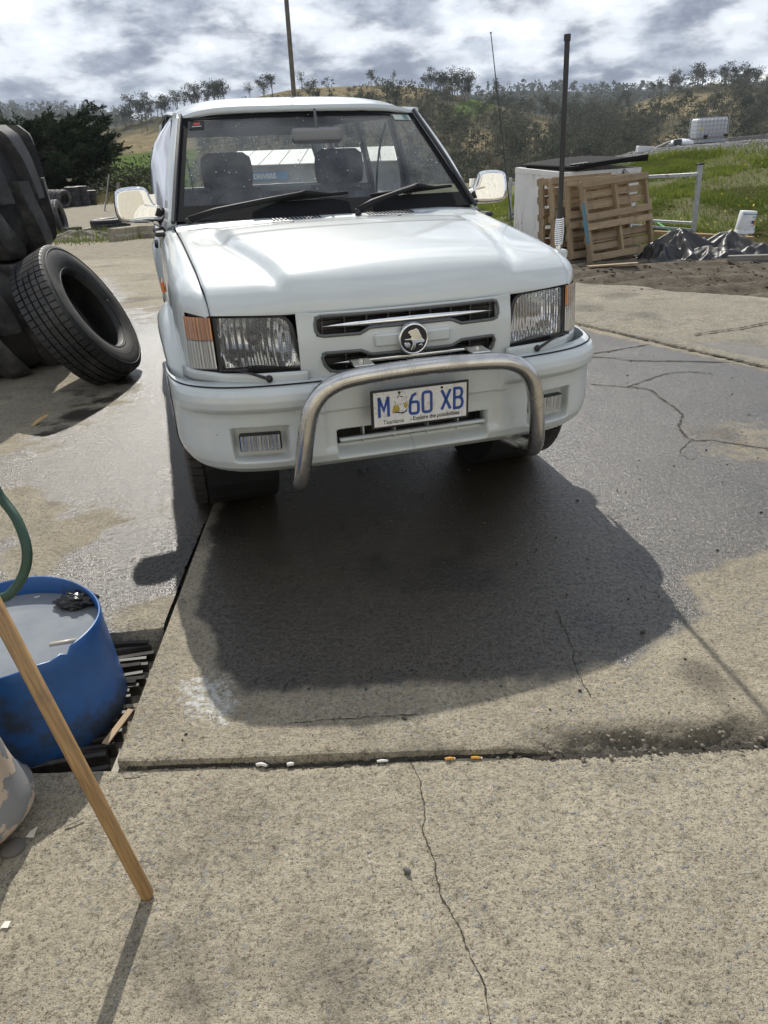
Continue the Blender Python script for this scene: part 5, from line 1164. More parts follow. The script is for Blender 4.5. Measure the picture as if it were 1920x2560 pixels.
# ================================================================ THINGS AROUND THE CAR
tyre_rub = simple('old_tyre_rubber', (.030, .030, .032), .55, var=.35, vscale=10, bumps=.3, bscale=50, dirt=(.12, .115, .108), dscale=3.0, damt=.6, coords='Object')
wall_rub = simple('dusty_tyre_wall', (.055, .055, .056), .6, var=.35, vscale=7, bumps=.2, bscale=60, dirt=(.13, .125, .12), dscale=4, damt=.7)
wood = {}
def wood_mat(name, a, b_, rough=.8, scale=1.0, ax='X', dirt=(.07, .055, .04), damt=.5):
    m, nt, b, out = new_mat(name); tcn = N(nt, 'ShaderNodeTexCoord'); mp = N(nt, 'ShaderNodeMapping'); nt.links.new(tcn.outputs['Object'], mp.inputs[0])
    sc = [38 * scale] * 3; sc['XYZ'.index(ax)] = 2.2 * scale; mp.inputs['Scale'].default_value = sc
    oi = N(nt, 'ShaderNodeObjectInfo'); ad = N(nt, 'ShaderNodeVectorMath', operation='ADD'); nt.links.new(mp.outputs[0], ad.inputs[0])
    cx_ = N(nt, 'ShaderNodeCombineXYZ'); nt.links.new(math_n(nt, 'MULTIPLY', oi.outputs['Random'], 40), cx_.inputs[0]); nt.links.new(math_n(nt, 'MULTIPLY', oi.outputs['Random'], 17), cx_.inputs[1]); nt.links.new(cx_.outputs[0], ad.inputs[1])
    g = noise(nt, ad.outputs[0], 1.0, 6, .65, .6); c = ramp(nt, g, [(.3, b_), (.7, a)])
    d = sstep(nt, noise(nt, tcn.outputs['Object'], 6, 6, .7), .5, .72); c = mixc(nt, math_n(nt, 'MULTIPLY', d, damt), c, dirt)
    c = mixc(nt, math_n(nt, 'MULTIPLY', oi.outputs['Random'], .35), c, tuple(x * .5 for x in b_))
    nt.links.new(c, b.inputs['Base Color']); b.inputs['Roughness'].default_value = rough; bump(nt, b, g, .4, .004); MATS[name] = m; return m
pallet_wood = wood_mat('pallet_wood', (.47, .355, .22), (.28, .205, .125)); pallet_up = wood_mat('pallet_wood_upright', (.47, .355, .22), (.28, .205, .125), ax='Z')
beam_wood = wood_mat('beam_wood', (.40, .28, .15), (.24, .15, .08), damt=.2); handle_wood = wood_mat('handle_wood', (.44, .28, .12), (.17, .09, .035), .42, 3.2, 'Z', damt=.55)
galv = simple('galvanised', (.42, .44, .46), .45, .7, var=.2, vscale=12)
lug_rub = simple('dusty_lug_rubber', (.055, .055, .058), .5, var=.4, vscale=6, bumps=.3, bscale=40, dirt=(.19, .185, .18), dscale=4.0, damt=.65)
# ---- tractor tyres lying in a stack
def big_tyre(base, label, rot, W):
    o = empty('tractor_tyre', base, label, 'tyre', rot=rot); hw = W / 2
    prof = [(.46, -hw * .80), (.50, -hw * .97), (.62, -hw * 1.0), (.76, -hw * .95), (.835, -hw * .80), (.865, -hw * .4), (.875, 0), (.865, hw * .4), (.835, hw * .80), (.76, hw * .95), (.62, hw), (.50, hw * .97), (.46, hw * .8), (.46, -hw * .8)]
    MB().lathe([(r, z + hw) for r, z in prof], 72).build('carcass', tyre_rub, o, smooth=True)
    def lug(z0, z1, a0, a1, name):
        mb = MB(); V = []; n = 18
        for i in range(n):
            t = i / (n - 1); z = lerp(z0, z1, t); a = lerp(a0, a1, t ** 1.5); zz_ = abs(z - hw) / hw
            rb = interp(zz_, [0, .4, .8, .95, 1.0], [.87, .86, .83, .76, .70]); rt = interp(zz_, [0, .5, .85, 1.0], [.945, .945, .925, .86])
            wt_, wb_ = .062 + .020 * t, .090 + .02 * t
            for r_, w_ in ((rb - .01, -wb_), (rt, -wt_), (rt, wt_), (rb - .01, wb_)):
                aa = a + w_ / r_; V.append((r_ * math.cos(aa), r_ * math.sin(aa), z))
        F = [(i * 4 + k, i * 4 + k + 1, i * 4 + 5 + k, i * 4 + 4 + k) for i in range(n - 1) for k in range(3)] + [(0, 1, 2, 3), tuple((n - 1) * 4 + k for k in (3, 2, 1, 0))]
        me_ = mb.add(V, F).mesh(name, lug_rub, True); sharp_by_angle(me_, 38); return me_
    up = lug(hw * .86, W * .999, .0, -.20, 'lug'); lo = lug(hw * 1.16, 0.001, .0, .26, 'lug'); NL = 14
    for k in range(NL):
        link('lug', up, o, (0, 0, 0), (0, 0, 2 * math.pi * k / NL)); link('lug', lo, o, (0, 0, 0), (0, 0, 2 * math.pi * (k + .5) / NL))
    return o
SX, SY = -3.42, 5.78
big_tyre((SX + .02, SY, -.01), 'huge black tractor tyre lying flat, lower one of the stack', (0, 0, .25), .80)
big_tyre((SX, SY + .03, .80), 'huge black tractor tyre lying flat on top of the other', (R(1.0), R(-1.5), .06), .86)
# ---- truck tyre leaning on the stack
P_ = Vector((-2.011, 5.204, .508)); ax_v = Vector((.8787, .0477, .475)).normalized()
zup = (Vector((0, 0, 1)) - ax_v * ax_v.z).normalized(); yv = zup.cross(ax_v)
TM = Matrix((ax_v, yv, zup)).transposed().to_4x4(); TM.translation = P_ - ax_v * .14
tt_me = make_tyre('truck_tyre', .50, .285, .29, tyre_rub, 4, blocks=64).mesh('tread_and_wall', tyre_rub, True); sharp_by_angle(tt_me, 30)
tr_t = empty('truck_tyre', (0, 0, 0), 'worn truck tyre leaning against the stacked tractor tyres', 'tyre', mat=TM)
link('carcass', tt_me, tr_t)
MB().lathe([(.296, .108), (.33, .137), (.40, .1485), (.452, .1425), (.470, .132)], 96, 'x').build('side_wall', wall_rub, tr_t, smooth=True)
for rr_, th_r in ((.315, .006), (.40, .003), (.455, .004)):
    MB().tube([(.139 + (.004 if rr_ > .33 else -.012), rr_ * math.cos(a), rr_ * math.sin(a)) for a in linsp(0, 2 * math.pi, 65)], th_r, 6).build('wall_ring', wall_rub, tr_t, smooth=True)
# ---- other tyres about the yard
def small_tyre(lab, pos, lean=None, R0=.33, W=.22, grp=None, nm='tyre'):
    key = ('st', R0, W)
    if key not in MATS: MATS[key] = make_tyre('t', R0, W, R0 * .58, tyre_rub, 3, seg=48).mesh('tyre', tyre_rub, True)
    o = link(nm, MATS[key], None, pos, lean if lean is not None else (0, R(90), random.random() * 3), label=lab, category='tyre')
    if grp: o['group'] = grp
    return o
p = gpt(248, 505); small_tyre('truck tyre lying flat by itself beside the concrete kerb', (p[0], p[1] - .2, p[2] + .26), (R(2), R(88), 0), .55, .36)
for px, py, n, lab in ((162, 448, 4, 'tyre in the tall stack next to the leaning tyres'), (181, 446, 4, 'tyre in the middle stack of the tyre pile'), (198, 444, 3, 'tyre in the shortest stack at the end of the pile')):
    p = gpt(px, py - 2)
    for k in range(n): small_tyre(['bottom ', 'second lowest ', 'upper middle ', 'topmost '][k if n == 4 else (0, 1, 3)[k]] + lab, (p[0] + random.uniform(-.04, .04), p[1], p[2] + .12 + k * .235), None, .36, .23, 'stacked tyres below the cypress')
for i, px in enumerate((112, 121, 131, 141)):
    p = gpt(px, 449); small_tyre('tyre standing on edge in the leaning row below the cypress', (p[0], p[1], p[2] + .42), (0, R(14), R(-28)), .44, .24, 'tyres leaning in a row')
p = gpt(128, 509); small_tyre('dusty brown tyre standing on edge behind the tractor tyres', (p[0], p[1] + .1, p[2] + .47), (0, R(-6), R(8)), .50, .34).data.materials
# planks and oddments beside the pile
def plank(a, b_, w, th, mat, label, cat='plank', nm='plank', group=None, roll=0.):
    a, b_ = Vector([float(c) for c in a]), Vector([float(c) for c in b_]); d = (b_ - a); q = d.to_track_quat('X', 'Z').to_matrix().to_4x4(); q = q @ Matrix.Rotation(roll, 4, 'X'); q.translation = (a + b_) / 2
    o = link(nm, MB().box((0, 0, 0), (d.length, w, th), bev=min(w, th) * .08).mesh(nm, mat), None, label=label, category=cat); o.matrix_world = q
    if group: o['group'] = group
    return o
grey_wood = wood_mat('grey_wood', (.33, .31, .28), (.20, .185, .165))
p = gpt(226, 456); plank((p[0], p[1], p[2]), (p[0] + .45, p[1] + .2, p[2] + 1.5), .30, .03, grey_wood, 'pale weathered board leaning at the end of the tyre pile', group='pale boards by the tyre pile'); plank((p[0] + .5, p[1] + .1, p[2]), (p[0] + .75, p[1] + .3, p[2] + 1.15), .28, .03, grey_wood, 'pale weathered board leaning at the end of the tyre pile', group='pale boards by the tyre pile')
p = gpt(120, 442); plank((p[0], p[1] - .8, p[2] + .25), (p[0] + .45, p[1] - .6, p[2] + .55), .10, .05, beam_wood, 'cut timber offcut resting on the leaning tyres', 'timber', 'timber_offcut')
p0, p1 = gpt(143, 512), gpt(176, 509); plank((p0[0], p0[1], p0[2] + .12), (p1[0], p1[1], p1[2] + .13), .25, .24, simple('sleeper', (.03, .028, .027), .9, var=.4), 'black timber sleeper lying in front of the weeds', 'sleeper', 'sleeper')
p0, p1 = gpt(176, 505), gpt(212, 501); plank((p0[0], p0[1], p0[2] + .10), (p1[0], p1[1], p1[2] + .14), .22, .05, grey_wood, 'grey plank propped between the sleeper and the flat tyre')
# kerb
kerb_pts = [gpt(251, 521), gpt(303, 513.5), gpt(352, 513)]
kw, kh = .20, .30; mb = MB(); V = []
for i, p in enumerate(kerb_pts):
    d = (kerb_pts[min(i + 1, 2)] - kerb_pts[max(i - 1, 0)])[:2]; d = d / np.linalg.norm(d); n_ = np.array([-d[1], d[0]]); n_ = n_ if n_[1] > 0 else -n_
    for (o_, z_) in ((-.07, -.1), (-.07, .10), (0, .16), (0, kh - .02), (.02, kh), (kw - .02, kh), (kw, kh - .02), (kw, -.1)): V.append((p[0] + n_[0] * o_, p[1] + n_[1] * o_, p[2] + z_))
mb.add(V, [(i * 8 + k, (i + 1) * 8 + k, (i + 1) * 8 + (k + 1) % 8, i * 8 + (k + 1) % 8) for i in range(2) for k in range(8)] + [tuple(range(8)), tuple(range(23, 15, -1))])
ko = mb.build('kerb', simple('kerb_concrete', (.33, .29, .22), .95, var=.3, vscale=4, bumps=.5, bscale=25), label='low bent concrete kerb beside the lone flat tyre', category='kerb')
p = gpt(178, 519); x = np.linspace(-1, 1, 40); Xh, Yh = np.meshgrid(x, x, indexing='ij'); rr_ = np.hypot(Xh, Yh)
link('dirt_heap', mesh_np('dirt_heap', np.stack([Xh * 1.15, Yh * .6, .30 * np.clip(1 - rr_, 0, 1) ** .7 * (.5 + fbm(Xh * 4 + 5, Yh * 4, 4)) - .03], -1).reshape(-1, 3), gridfaces(40, 40), simple('heap_soil', (.16, .14, .115), .95, var=.5, vscale=5, bumps=.8, bscale=14), True), None, p, label='small heap of grey soil and weeds behind the tractor tyres', category='heap')
# ---- utility pole
pb = at(646, 340, 46.); pt = at(612, -80, 46.)
zb_ = float(gh(pb[0] - .2, 46.)); dd = (pb - pt) / (pb[2] - pt[2])
link('utility_pole', MB().tube([pb + dd * (zb_ - pb[2]), pb, pt, pt - dd * -1.5], [.15, .14, .115, .11], 12).mesh('utility_pole', simple('pole_wood', (.14, .12, .095), .9, var=.3, vscale=3), True), label='tall leaning timber pole standing behind the car', category='pole')
# ---- low shed seen through the car
ya = 27.; L0_, R0_ = at(500, 362, ya), at(760, 352, ya); Lt, Rt = at(500, 334, ya + 4), at(760, 322, ya + 4)
shed = empty('shed', (-1.5, ya, float(gh(-1.5, ya))), 'low shed with cream roof sheets seen through the car windows', 'shed'); bz = shed.location.z
cream = simple('cream_sheet', (.68, .665, .61), .6, var=.15, vscale=3); shw = simple('shed_wall', (.42, .43, .42), .8, var=.15)
rf_ = MB(); nw = 9
for k in range(nw):
    a = lerp(-5.2, 1.0, k / nw); b_ = lerp(-5.2, 1.0, (k + 1) / nw) - .03
    MB().add([(a + 1.5, -.25, .88 - bz), (b_ + 1.5, -.25, .88 - bz), (b_ + 1.5, 4, 1.28 - bz), (a + 1.5, 4, 1.28 - bz)], [(0, 1, 2, 3)]).build('roof_sheet', cream, shed).modifiers.new('t', 'SOLIDIFY').thickness = .03
MB().box((-.6, .1, (.84 - bz) / 2 - .1), (6.1, .12, .84 - bz + .2)).build('wall', shw, shed); MB().box((-.6, 4, (1.2 - bz) / 2 - .1), (6.1, .12, 1.2 - bz + .2)).build('wall', shw, shed)
sg = [at(545, 374, ya), at(618, 374, ya), at(618, 389, ya), at(545, 389, ya)]; sw = sg[1][0] - sg[0][0]; sh_ = sg[0][2] - sg[3][2]
signb = link('sign', MB().box((0, 0, 0), (sw * 1.14, .02, sh_ * 1.25), bev=.004).mesh('sign', simple('sign_blue', (.12, .30, .52), .5)), None, (sg[0][0] + sw * .5, ya - .03, (sg[0][2] + sg[3][2]) / 2), label='blue sign reading DRIVERS on the shed wall', category='sign')
text_mesh('DRIVERS', sh_ * .95, simple('sign_white', (.8, .8, .78), .6), signb, (-sw * .47, -.016, -sh_ * .33), 1.0, .010, rot=(R(90), 0, 0), ext=.002)
# ---- skip bin
C_ = np.array([3.111, 12.691, float(gh(3.3, 12.9))]); yr, yl = .559, 2.127; hB = 1.16 + (-.25 - C_[2])
exv = np.array([math.cos(yr), math.sin(yr)]); eyv = np.array([math.cos(yl), math.sin(yl)])
skip = empty('skip_bin', C_, 'white rusty steel skip bin with a black plastic lid', 'bin', rot=(0, 0, yr))
def rust_mat():
    m, nt, b, out = new_mat('rusty_white_steel'); tcn = N(nt, 'ShaderNodeTexCoord'); P = tcn.outputs['Object']
    mp = N(nt, 'ShaderNodeMapping'); nt.links.new(P, mp.inputs[0]); mp.inputs['Scale'].default_value = (9, 9, 1.3)
    c = ramp(nt, noise(nt, P, 3, 5, .6), [(.3, (.72, .72, .70)), (.7, (.84, .84, .82))])
    st = sstep(nt, noise(nt, mp.outputs[0], 1.2, 6, .7), .54, .70); c = mixc(nt, math_n(nt, 'MULTIPLY', st, .55), c, (.30, .20, .12))
    sp = sstep(nt, noise(nt, P, 7, 6, .75), .63, .69); c = mixc(nt, sp, c, (.12, .055, .025))
    nt.links.new(c, b.inputs['Base Color']); b.inputs['Roughness'].default_value = .6; bump(nt, b, sp, .3, .003); MATS['rust'] = m; return m
rust = rust_mat(); WX, WY = 1.81, 1.12; hF = hB
ptsb = lambda x, y, z: (x, y, z)
shell = MB(); t_ = .04
shell.add([(.02, .02, .08), (WX - .02, .02, .08), (WX - .02, WY, .08), (.02, WY, .08), (0, 0, hF), (WX, 0, hF), (WX, WY, hF + .06), (0, WY, hF + .06)], [(0, 1, 5, 4), (1, 2, 6, 5), (2, 3, 7, 6), (3, 0, 4, 7), (3, 2, 1, 0)])
bo = shell.build('body', rust, skip); bo.modifiers.new('t', 'SOLIDIFY').thickness = -.03
for a, b_, zo in (((0, 0), (WX, 0), hF), ((0, 0), (0, WY), hF), ((WX, 0), (WX, WY), hF), ((0, WY), (WX, WY), hF + .06)):
    va, vb = Vector((a[0], a[1], hF + (.06 if a[1] > .5 else 0))), Vector((b_[0], b_[1], hF + (.06 if b_[1] > .5 else 0))); d = vb - va
    mb = MB().box((0, 0, 0), (d.length + .05, .06, .075), d.to_track_quat('X', 'Z').to_matrix(), bev=.0); mb.build('rim', rust, skip, loc=(va + vb) / 2)
for x_ in (.015,): MB().box((x_, .02, hF / 2 + .04), (.05, .05, hF - .1), bev=.008).build('corner_post', rust, skip)
MB().box((.9, .55, .05), (1.5, .8, .08)).build('skid', black_pl, skip)
lid_m = simple('lid_black', (.014, .014, .015), .85, spec=.12)
lid = MB().grid(lambda u, v: (lerp(-.02, WX + .08, u) + .14 * (1 - u) * (1 - v) * 0, lerp(-.10, WY + .1, v), hF + .085 + .10 * u + .03 * math.sin(u * 3.14) + .03 * v), linsp(0.10, 1, 14), linsp(0, 1, 8)).build('lid', lid_m, skip, smooth=True); lid.modifiers.new('t', 'SOLIDIFY').thickness = .05
lid_e = MB().box((0, 0, 0), (1.68, .03, .07), bev=.01).build('lid_lip', lid_m, lid, loc=(lerp(.18, WX + .08, .5), -.105, hF + .085 + .07), rot=(0, -R(3.4), 0))
for k in range(4): MB().box((.30 + k * .10, .10, hF + .135 + .005 * k), (.055, .12, .03), bev=.008).build('lid_rib', black_pl, lid)
MB().box((1.30, -.035, hF - .22), (.09, .04, .46), Matrix.Rotation(R(28), 3, 'Y'), bev=.008).build('lifting_arm', black_pl, skip); MB().box((1.42, -.06, hF - .03), (.16, .03, .05), Matrix.Rotation(R(28), 3, 'Y')).build('arm_bracket', galv, skip)
# ---- pallets leaning on the bin
def make_pallet(mat4, label, fr_rows=(0, 3, 4, 7)):
    o = empty('pallet', (0, 0, 0), label, 'pallet', 'timber pallets propped against the skip bin', mat=mat4); W_ = 1.12
    for x_ in (.02, .56, 1.10): link('stringer', pal_str, o, (x_, .05, .56))
    zs = linsp(.05, 1.07, 8)
    for i, z_ in enumerate(zs): link('deck_board', pal_brd, o, (.56, (-.012 if i in fr_rows else .088), z_ + random.uniform(-.01, .01)), (0, random.uniform(-.012, .012), 0))
    for z_ in linsp(.06, 1.06, 5): link('deck_board', pal_brd, o, (.56, .112, z_))
    return o
pal_str = MB().box((0, 0, 0), (.042, .10, 1.12), bev=.004).mesh('stringer', pallet_up); pal_brd = MB().box((0, 0, 0), (1.14, .022, .095), bev=.003).mesh('deck_board', pallet_wood)
def pal_mat(BL, yaw, roll, lean):
    ex = Vector((math.cos(yaw), math.sin(yaw), 0)); n_ = Vector((-math.sin(yaw), math.cos(yaw), 0)); up = Vector((0, 0, 1)) * math.cos(lean) + n_ * math.sin(lean)
    e1 = ex * math.cos(roll) + up * math.sin(roll); e2 = up * math.cos(roll) - ex * math.sin(roll); e3 = e2.cross(e1) * -1
    e3 = n_ * math.cos(lean) - Vector((0, 0, 1)) * math.sin(lean)
    M_ = Matrix((e1, e3, e2)).transposed().to_4x4(); M_.translation = Vector([float(c) for c in BL]); return M_
BL = np.array([3.20, 10.93, float(gh(3.2, 10.93)) + .01])
front_p = make_pallet(pal_mat(BL, .332, .079, .285), 'timber pallet in front of the others, blue paint on its edge stringer'); 
bl_str = link('painted_edge', MB().box((-.003, .048, .56), (.046, .092, .55), bev=.003).mesh('painted_edge', simple('faded_blue_paint', (.12, .28, .36), .8, dirt=(.3, .24, .16), dscale=9, damt=.8)), front_p); bl_str.location = (.018, 0, 0)
make_pallet(pal_mat(BL + np.array([-.22, .30, 0]), .38, .04, .22), 'timber pallet tucked second behind the blue edged one')
make_pallet(pal_mat(BL + np.array([-.42, .52, 0]), .45, .03, .17), 'timber pallet squeezed third from the front of the leaning row')
make_pallet(pal_mat(BL + np.array([-.56, .75, 0]), .52, .0, .13), 'timber pallet nearest the skip bin in the leaning row')
p = gpt(1310, 578); plank((p[0] - .25, p[1], p[2] + .02), (p[0] + .45, p[1] + .12, p[2] + .025), .08, .02, pallet_wood, 'broken deck board lying at the foot of the pallets')
# ---- black rubber sheet
tx0, ty0 = 4.05, 11.0; n1_, n2_ = 120, 80; U, Vv = np.meshgrid(np.linspace(0, 1, n1_), np.linspace(0, 1, n2_), indexing='ij')
Zt = np.zeros_like(U)
for (pu, pv_, ph, pr_, ps) in ((.32, .62, .40, .44, .3), (.69, .58, .36, .40, 1.9), (.12, .40, .20, .30, .8), (.50, .30, .17, .30, 2.6), (.88, .45, .16, .30, 4.0), (.52, .80, .22, .34, 5.0)):
    du, dv2 = (U - pu) * 1.55, Vv - pv_; th = np.arctan2(dv2, du); dd_ = np.hypot(du, dv2) * (1 + .30 * np.sin(5 * th + ps) + .16 * np.sin(9 * th + 2 * ps))
    Zt = np.maximum(Zt, ph * np.clip(1 - dd_ / pr_, 0, 1) ** 1.25)
Zt = Zt + .045 * (1 - np.abs(2 * fbm(U * 6 + 3, Vv * 5, 3) - 1)) ** 2 + .012
Xt = -.10 + 1.85 * U + .05 * np.sin(7 * Vv + 3 * U); Yt = 1.0 * Vv - .22 * U * (1 - Vv) - .06 * np.sin(9 * U)
Zt = np.maximum(Zt * sst(0, .05, U) * sst(1, .95, U) * sst(0, .06, Vv), .012)
ca, sa = math.cos(-.10), math.sin(-.10); Xw, Yw = tx0 + ca * Xt - sa * Yt, ty0 - .30 + sa * Xt + ca * Yt
tarp = link('rubber_sheet', mesh_np('rubber_sheet', np.stack([Xw, Yw, Zt + gh(Xw, Yw)], -1).reshape(-1, 3), gridfaces(n1_, n2_), simple('black_sheet', (.025, .025, .027), .42, var=.4, vscale=4, dirt=(.12, .105, .09), dscale=3, damt=.6), True), label='crumpled black rubber sheet on the mud beside the pallets', category='sheet')
tarp.modifiers.new('t', 'SOLIDIFY').thickness = .012
# ---- timbers on the ground
a, b_ = gpt(1412, 517), gpt(1624, 529); plank((a[0], a[1], a[2] + .09), (b_[0], b_[1], b_[2] + .07), .10, .13, beam_wood, 'long orange brown timber beam lying behind the black sheet', 'beam', 'beam')
a, b_ = gpt(1412, 526), gpt(1500, 535); plank((a[0], a[1] - .2, a[2] + .05), (b_[0], b_[1] - .2, b_[2] + .05), .10, .08, grey_wood, 'short grey beam lying next to the long beam', 'beam', 'beam')
a, b_ = gpt(1570, 566), gpt(1720, 564); plank((a[0], a[1], a[2] + .05), (b_[0], b_[1], b_[2] + .06), .10, .07, grey_wood, 'pale weathered beam poking out past the black sheet', 'beam', 'beam')
a, b_ = gpt(1415, 490), gpt(1455, 508); plank((a[0], a[1], a[2] + .10), (b_[0], b_[1], b_[2] + .03), .035, .02, simple('green_plastic', (.10, .42, .12), .5), 'bright green plastic strip lying behind the pallets', 'strip', 'plastic_strip')
# ---- galvanised frame
pR = gpt(1497, 509); tR = at(1513, 354, pR[1]); dv = tR - pR
fr_o = empty('gate_frame', pR, 'galvanised steel gate frame standing behind the skip bin', 'frame')
def bar(a, b_, w, nm, mat=galv, parent=fr_o):
    a, b_ = Vector([float(c) for c in a]), Vector([float(c) for c in b_]); d = b_ - a; q = d.to_track_quat('X', 'Z').to_matrix()
    return MB().box((0, 0, 0), (d.length, w, w), q, bev=.004).build(nm, mat, parent, loc=(a + b_) / 2 - Vector([float(c) for c in pR]))
bar(pR - dv * .05, tR, .075, 'post'); bar(tR - dv * .012, tR + dv * .012, .10, 'post_cap', black_pl)
gl = lambda x, y, Y: at(x, y, Y)
pL = gpt(1102, 474); tL = at(1103, 384, pL[1])
lt = lambda t, zo: pR + (pL - pR) * t + (dv * (1 - t) + (tL - pL) * t) * zo
bar(lt(0, .86), lt(1, .86), .06, 'top_rail'); bar(lt(0, .18), lt(1, .18), .045, 'lower_rail'); bar(lt(0, .08), lt(1, .08), .045, 'lower_rail'); bar(pL, tL, .065, 'post'); bar(lt(.99, .1), lt(.90, .80), .05, 'brace')
MB().box((0, 0, 0), (.09, .075, .03)).build('rail_tag', simple('tag_red', (.45, .12, .10), .6), fr_o, loc=Vector([float(c) for c in lt(.13, .87) - pR]))
# wood scraps left of the bin
for k in range(7):
    p = gpt(1108 + k * 4, 468 - k * 1.0); a_ = random.random() * 3; plank((p[0] - .2 * math.cos(a_), p[1] - .5, p[2] + .05 + .05 * k), (p[0] + .2 * math.cos(a_), p[1] - .5 + .15 * math.sin(a_), p[2] + .12 + .05 * k), .09, .05, pallet_wood, 'wood scrap in the small pile left of the skip bin' if False else 'wood scrap in the small pile beside the skip bin', 'wood scrap', 'wood_scrap', 'wood scraps by the bin')
# ---- paint pail, upside down and tilted
p = gpt(1606, 506); pail = empty('pail', p, 'white plastic paint pail upside down on the grass', 'pail', rot=(0, R(3), R(20)))
white_pl = simple('white_plastic', (.70, .71, .73), .4, dirt=(.35, .33, .28), dscale=9, damt=.4)
MB().lathe([(.172, 0), (.178, .03), (.172, .034), (.176, .06), (.168, .066), (.166, .09), (.148, .395), (.140, .402), (.0001, .402)], 32).build('tub', white_pl, pail, smooth=True)
def decal(a0, a1, z0, z1, mat, nm): MB().grid(lambda a, z: ((.1695 - .0588 * (z - .066)) * math.cos(a) * 1.006, (.1695 - .0588 * (z - .066)) * math.sin(a) * 1.006, z), linsp(a0, a1, 9), [z0, z1]).build(nm, mat, pail, smooth=True)
A0 = -math.pi / 2 - .25
decal(A0 - 1.1, A0 + 1.2, .345, .362, simple('pail_blue', (.16, .30, .45), .5), 'pail_band'); decal(A0 + .62, A0 + 1.2, .25, .345, simple('pail_green', (.05, .17, .14), .5), 'pail_label'); decal(A0 + .05, A0 + .42, .30, .315, simple('pail_green', (.05, .17, .14), .5), 'pail_label')
decal(A0 + .02, A0 + .40, .195, .245, simple('pail_dark', (.05, .05, .06), .5), 'pail_label'); decal(A0 + .38, A0 + .85, .17, .27, simple('pail_orange', (.62, .27, .06), .5), 'pail_label'); decal(A0 - .05, A0 + .3, .155, .162, simple('pail_dark', (.05, .05, .06), .5), 'pail_label')
# ---- caged tank on the gravel
yT = 32.; q0, q1 = at(1506, 304, yT), at(1570, 303, yT); ztop = at(1538, 256, yT)[2]; wT = q1[0] - q0[0]; hT = ztop - q0[2]
zgT = float(gh((q0[0] + q1[0]) / 2, yT))
tank = empty('caged_tank', ((q0[0] + q1[0]) / 2, yT + .5, q0[2]), 'white plastic tank in a steel cage on the gravel heap', 'tank', rot=(0, R(-1.5), R(-4)))
tank_m = simple('tank_white', (.72, .73, .74), .45, var=.05)
MB().box((0, 0, hT / 2 + .06), (wT * .97, .95, hT * .90), bev=.06).build('tank', tank_m, tank, auto=50)
cg = MB()
for k in range(9): x_ = lerp(-wT / 2, wT / 2, k / 8); [cg.box((x_, sy * .5, hT / 2 + .06), (.020, .020, hT)) for sy in (-1, 1)]
for k in range(6): z_ = lerp(.10, hT + .05, k / 5); [cg.box((0, sy * .505, z_), (wT + .03, .020, .020)) for sy in (-1, 1)]; [cg.box((sx * wT / 2, 0, z_), (.020, 1.0, .020)) for sx in (-1, 1)]
cg.build('cage', galv, tank); MB().box((0, 0, -.02), (wT + .02, 1.0, .10)).build('tank_pallet', galv, tank)
for sx in (-.20, .46): MB().box((sx * wT, -.50, .13), (.16, .03, .13)).build('corner_guard', black_pl, tank)
MB().box((-.36 * wT, -.50, hT * .55), (.07, .02, .10)).build('tank_label', simple('label_yellow', (.75, .62, .05), .5), tank)
MB().box((0, 0, (zgT - q0[2]) / 2 - .07), (wT * .9, .9, max(.02, abs(zgT - q0[2]) + .1))).build('support', simple('gravel_bed', (.2, .195, .19), .95), tank)
# bulk bag, small dark drum, block, rail
yB = 31.; a, b_ = at(1446, 320, yB), at(1504, 297, yB)
Ub, Vb = np.meshgrid(np.linspace(0, 2 * math.pi, 40), np.linspace(0, 1, 24), indexing='ij')
cxb, czb = (a[0] + b_[0]) / 2, a[2]; wb_, hb_ = (b_[0] - a[0]) / 2 * 1.05, (b_[2] - a[2])
prof_b = np.sin(np.clip(Vb * .98 + .02, 0, 1) * np.pi) ** .42; wob = 1 + .30 * (fbm(Ub * 1.3, Vb * 4, 3) - .5)
Xb = (Vb - .5) * 2 * wb_; Yb = .42 * prof_b * np.cos(Ub) * wob; Zb = hb_ * .5 * prof_b * wob * (np.sin(Ub)) * (.8 + .35 * Vb) + hb_ * .42
link('bulk_bag', mesh_np('bulk_bag', np.stack([Xb, Yb, np.maximum(Zb, -.05)], -1).reshape(-1, 3), gridfaces(40, 24), simple('bag_white', (.72, .73, .75), .6, var=.06, vscale=5), True), None, (cxb, yB + .3, czb), label='slumped white bulk bag lying beside the caged tank', category='bag')
q = at(1462, 320, 30.4); link('drum', MB().lathe([(.0001, .33), (.13, .33), (.16, .29), (.16, 0)], 16).mesh('drum', simple('dark_green_plastic', (.04, .05, .05), .5), True), None, q - np.array([0, 0, .02]), label='small dark drum in front of the white bulk bag', category='drum')
a, b_ = at(1376, 321, 29.), at(1410, 322, 29.); plank((a[0], 29, a[2] - .02), (b_[0], 29, b_[2] - .02), .3, .22, white_pl, 'white rectangular block at the end of the gravel heap', 'block', 'block')
a, b_ = at(1572, 302, 33.5), at(1700, 291, 33.5); plank(a, b_, .12, .16, grey_wood, 'long grey timber rail along the top of the gravel heap', 'rail', 'rail')
a, b_ = at(1412, 322, 29.5), at(1447, 306, 30.); plank(a, b_, .10, .06, grey_wood, 'grey timber slanting up from the white block to the bulk bag', 'timber', 'timber')
slate = simple('slate', (.06, .062, .066), .7, var=.4)
for px, py in ((1560, 320), (1588, 324), (1608, 330), (1630, 318)):
    p = gpt(px, py); link('slab_offcut', MB().box((0, 0, .05), (.45, .35, .10), Matrix.Rotation(random.uniform(-.3, .3), 3, 'Y'), bev=.02).mesh('slab_offcut', slate), None, p, (0, 0, random.random() * 3), label='dark slab offcut lying on the edge of the gravel heap', category='offcut', group='dark offcuts on the gravel')

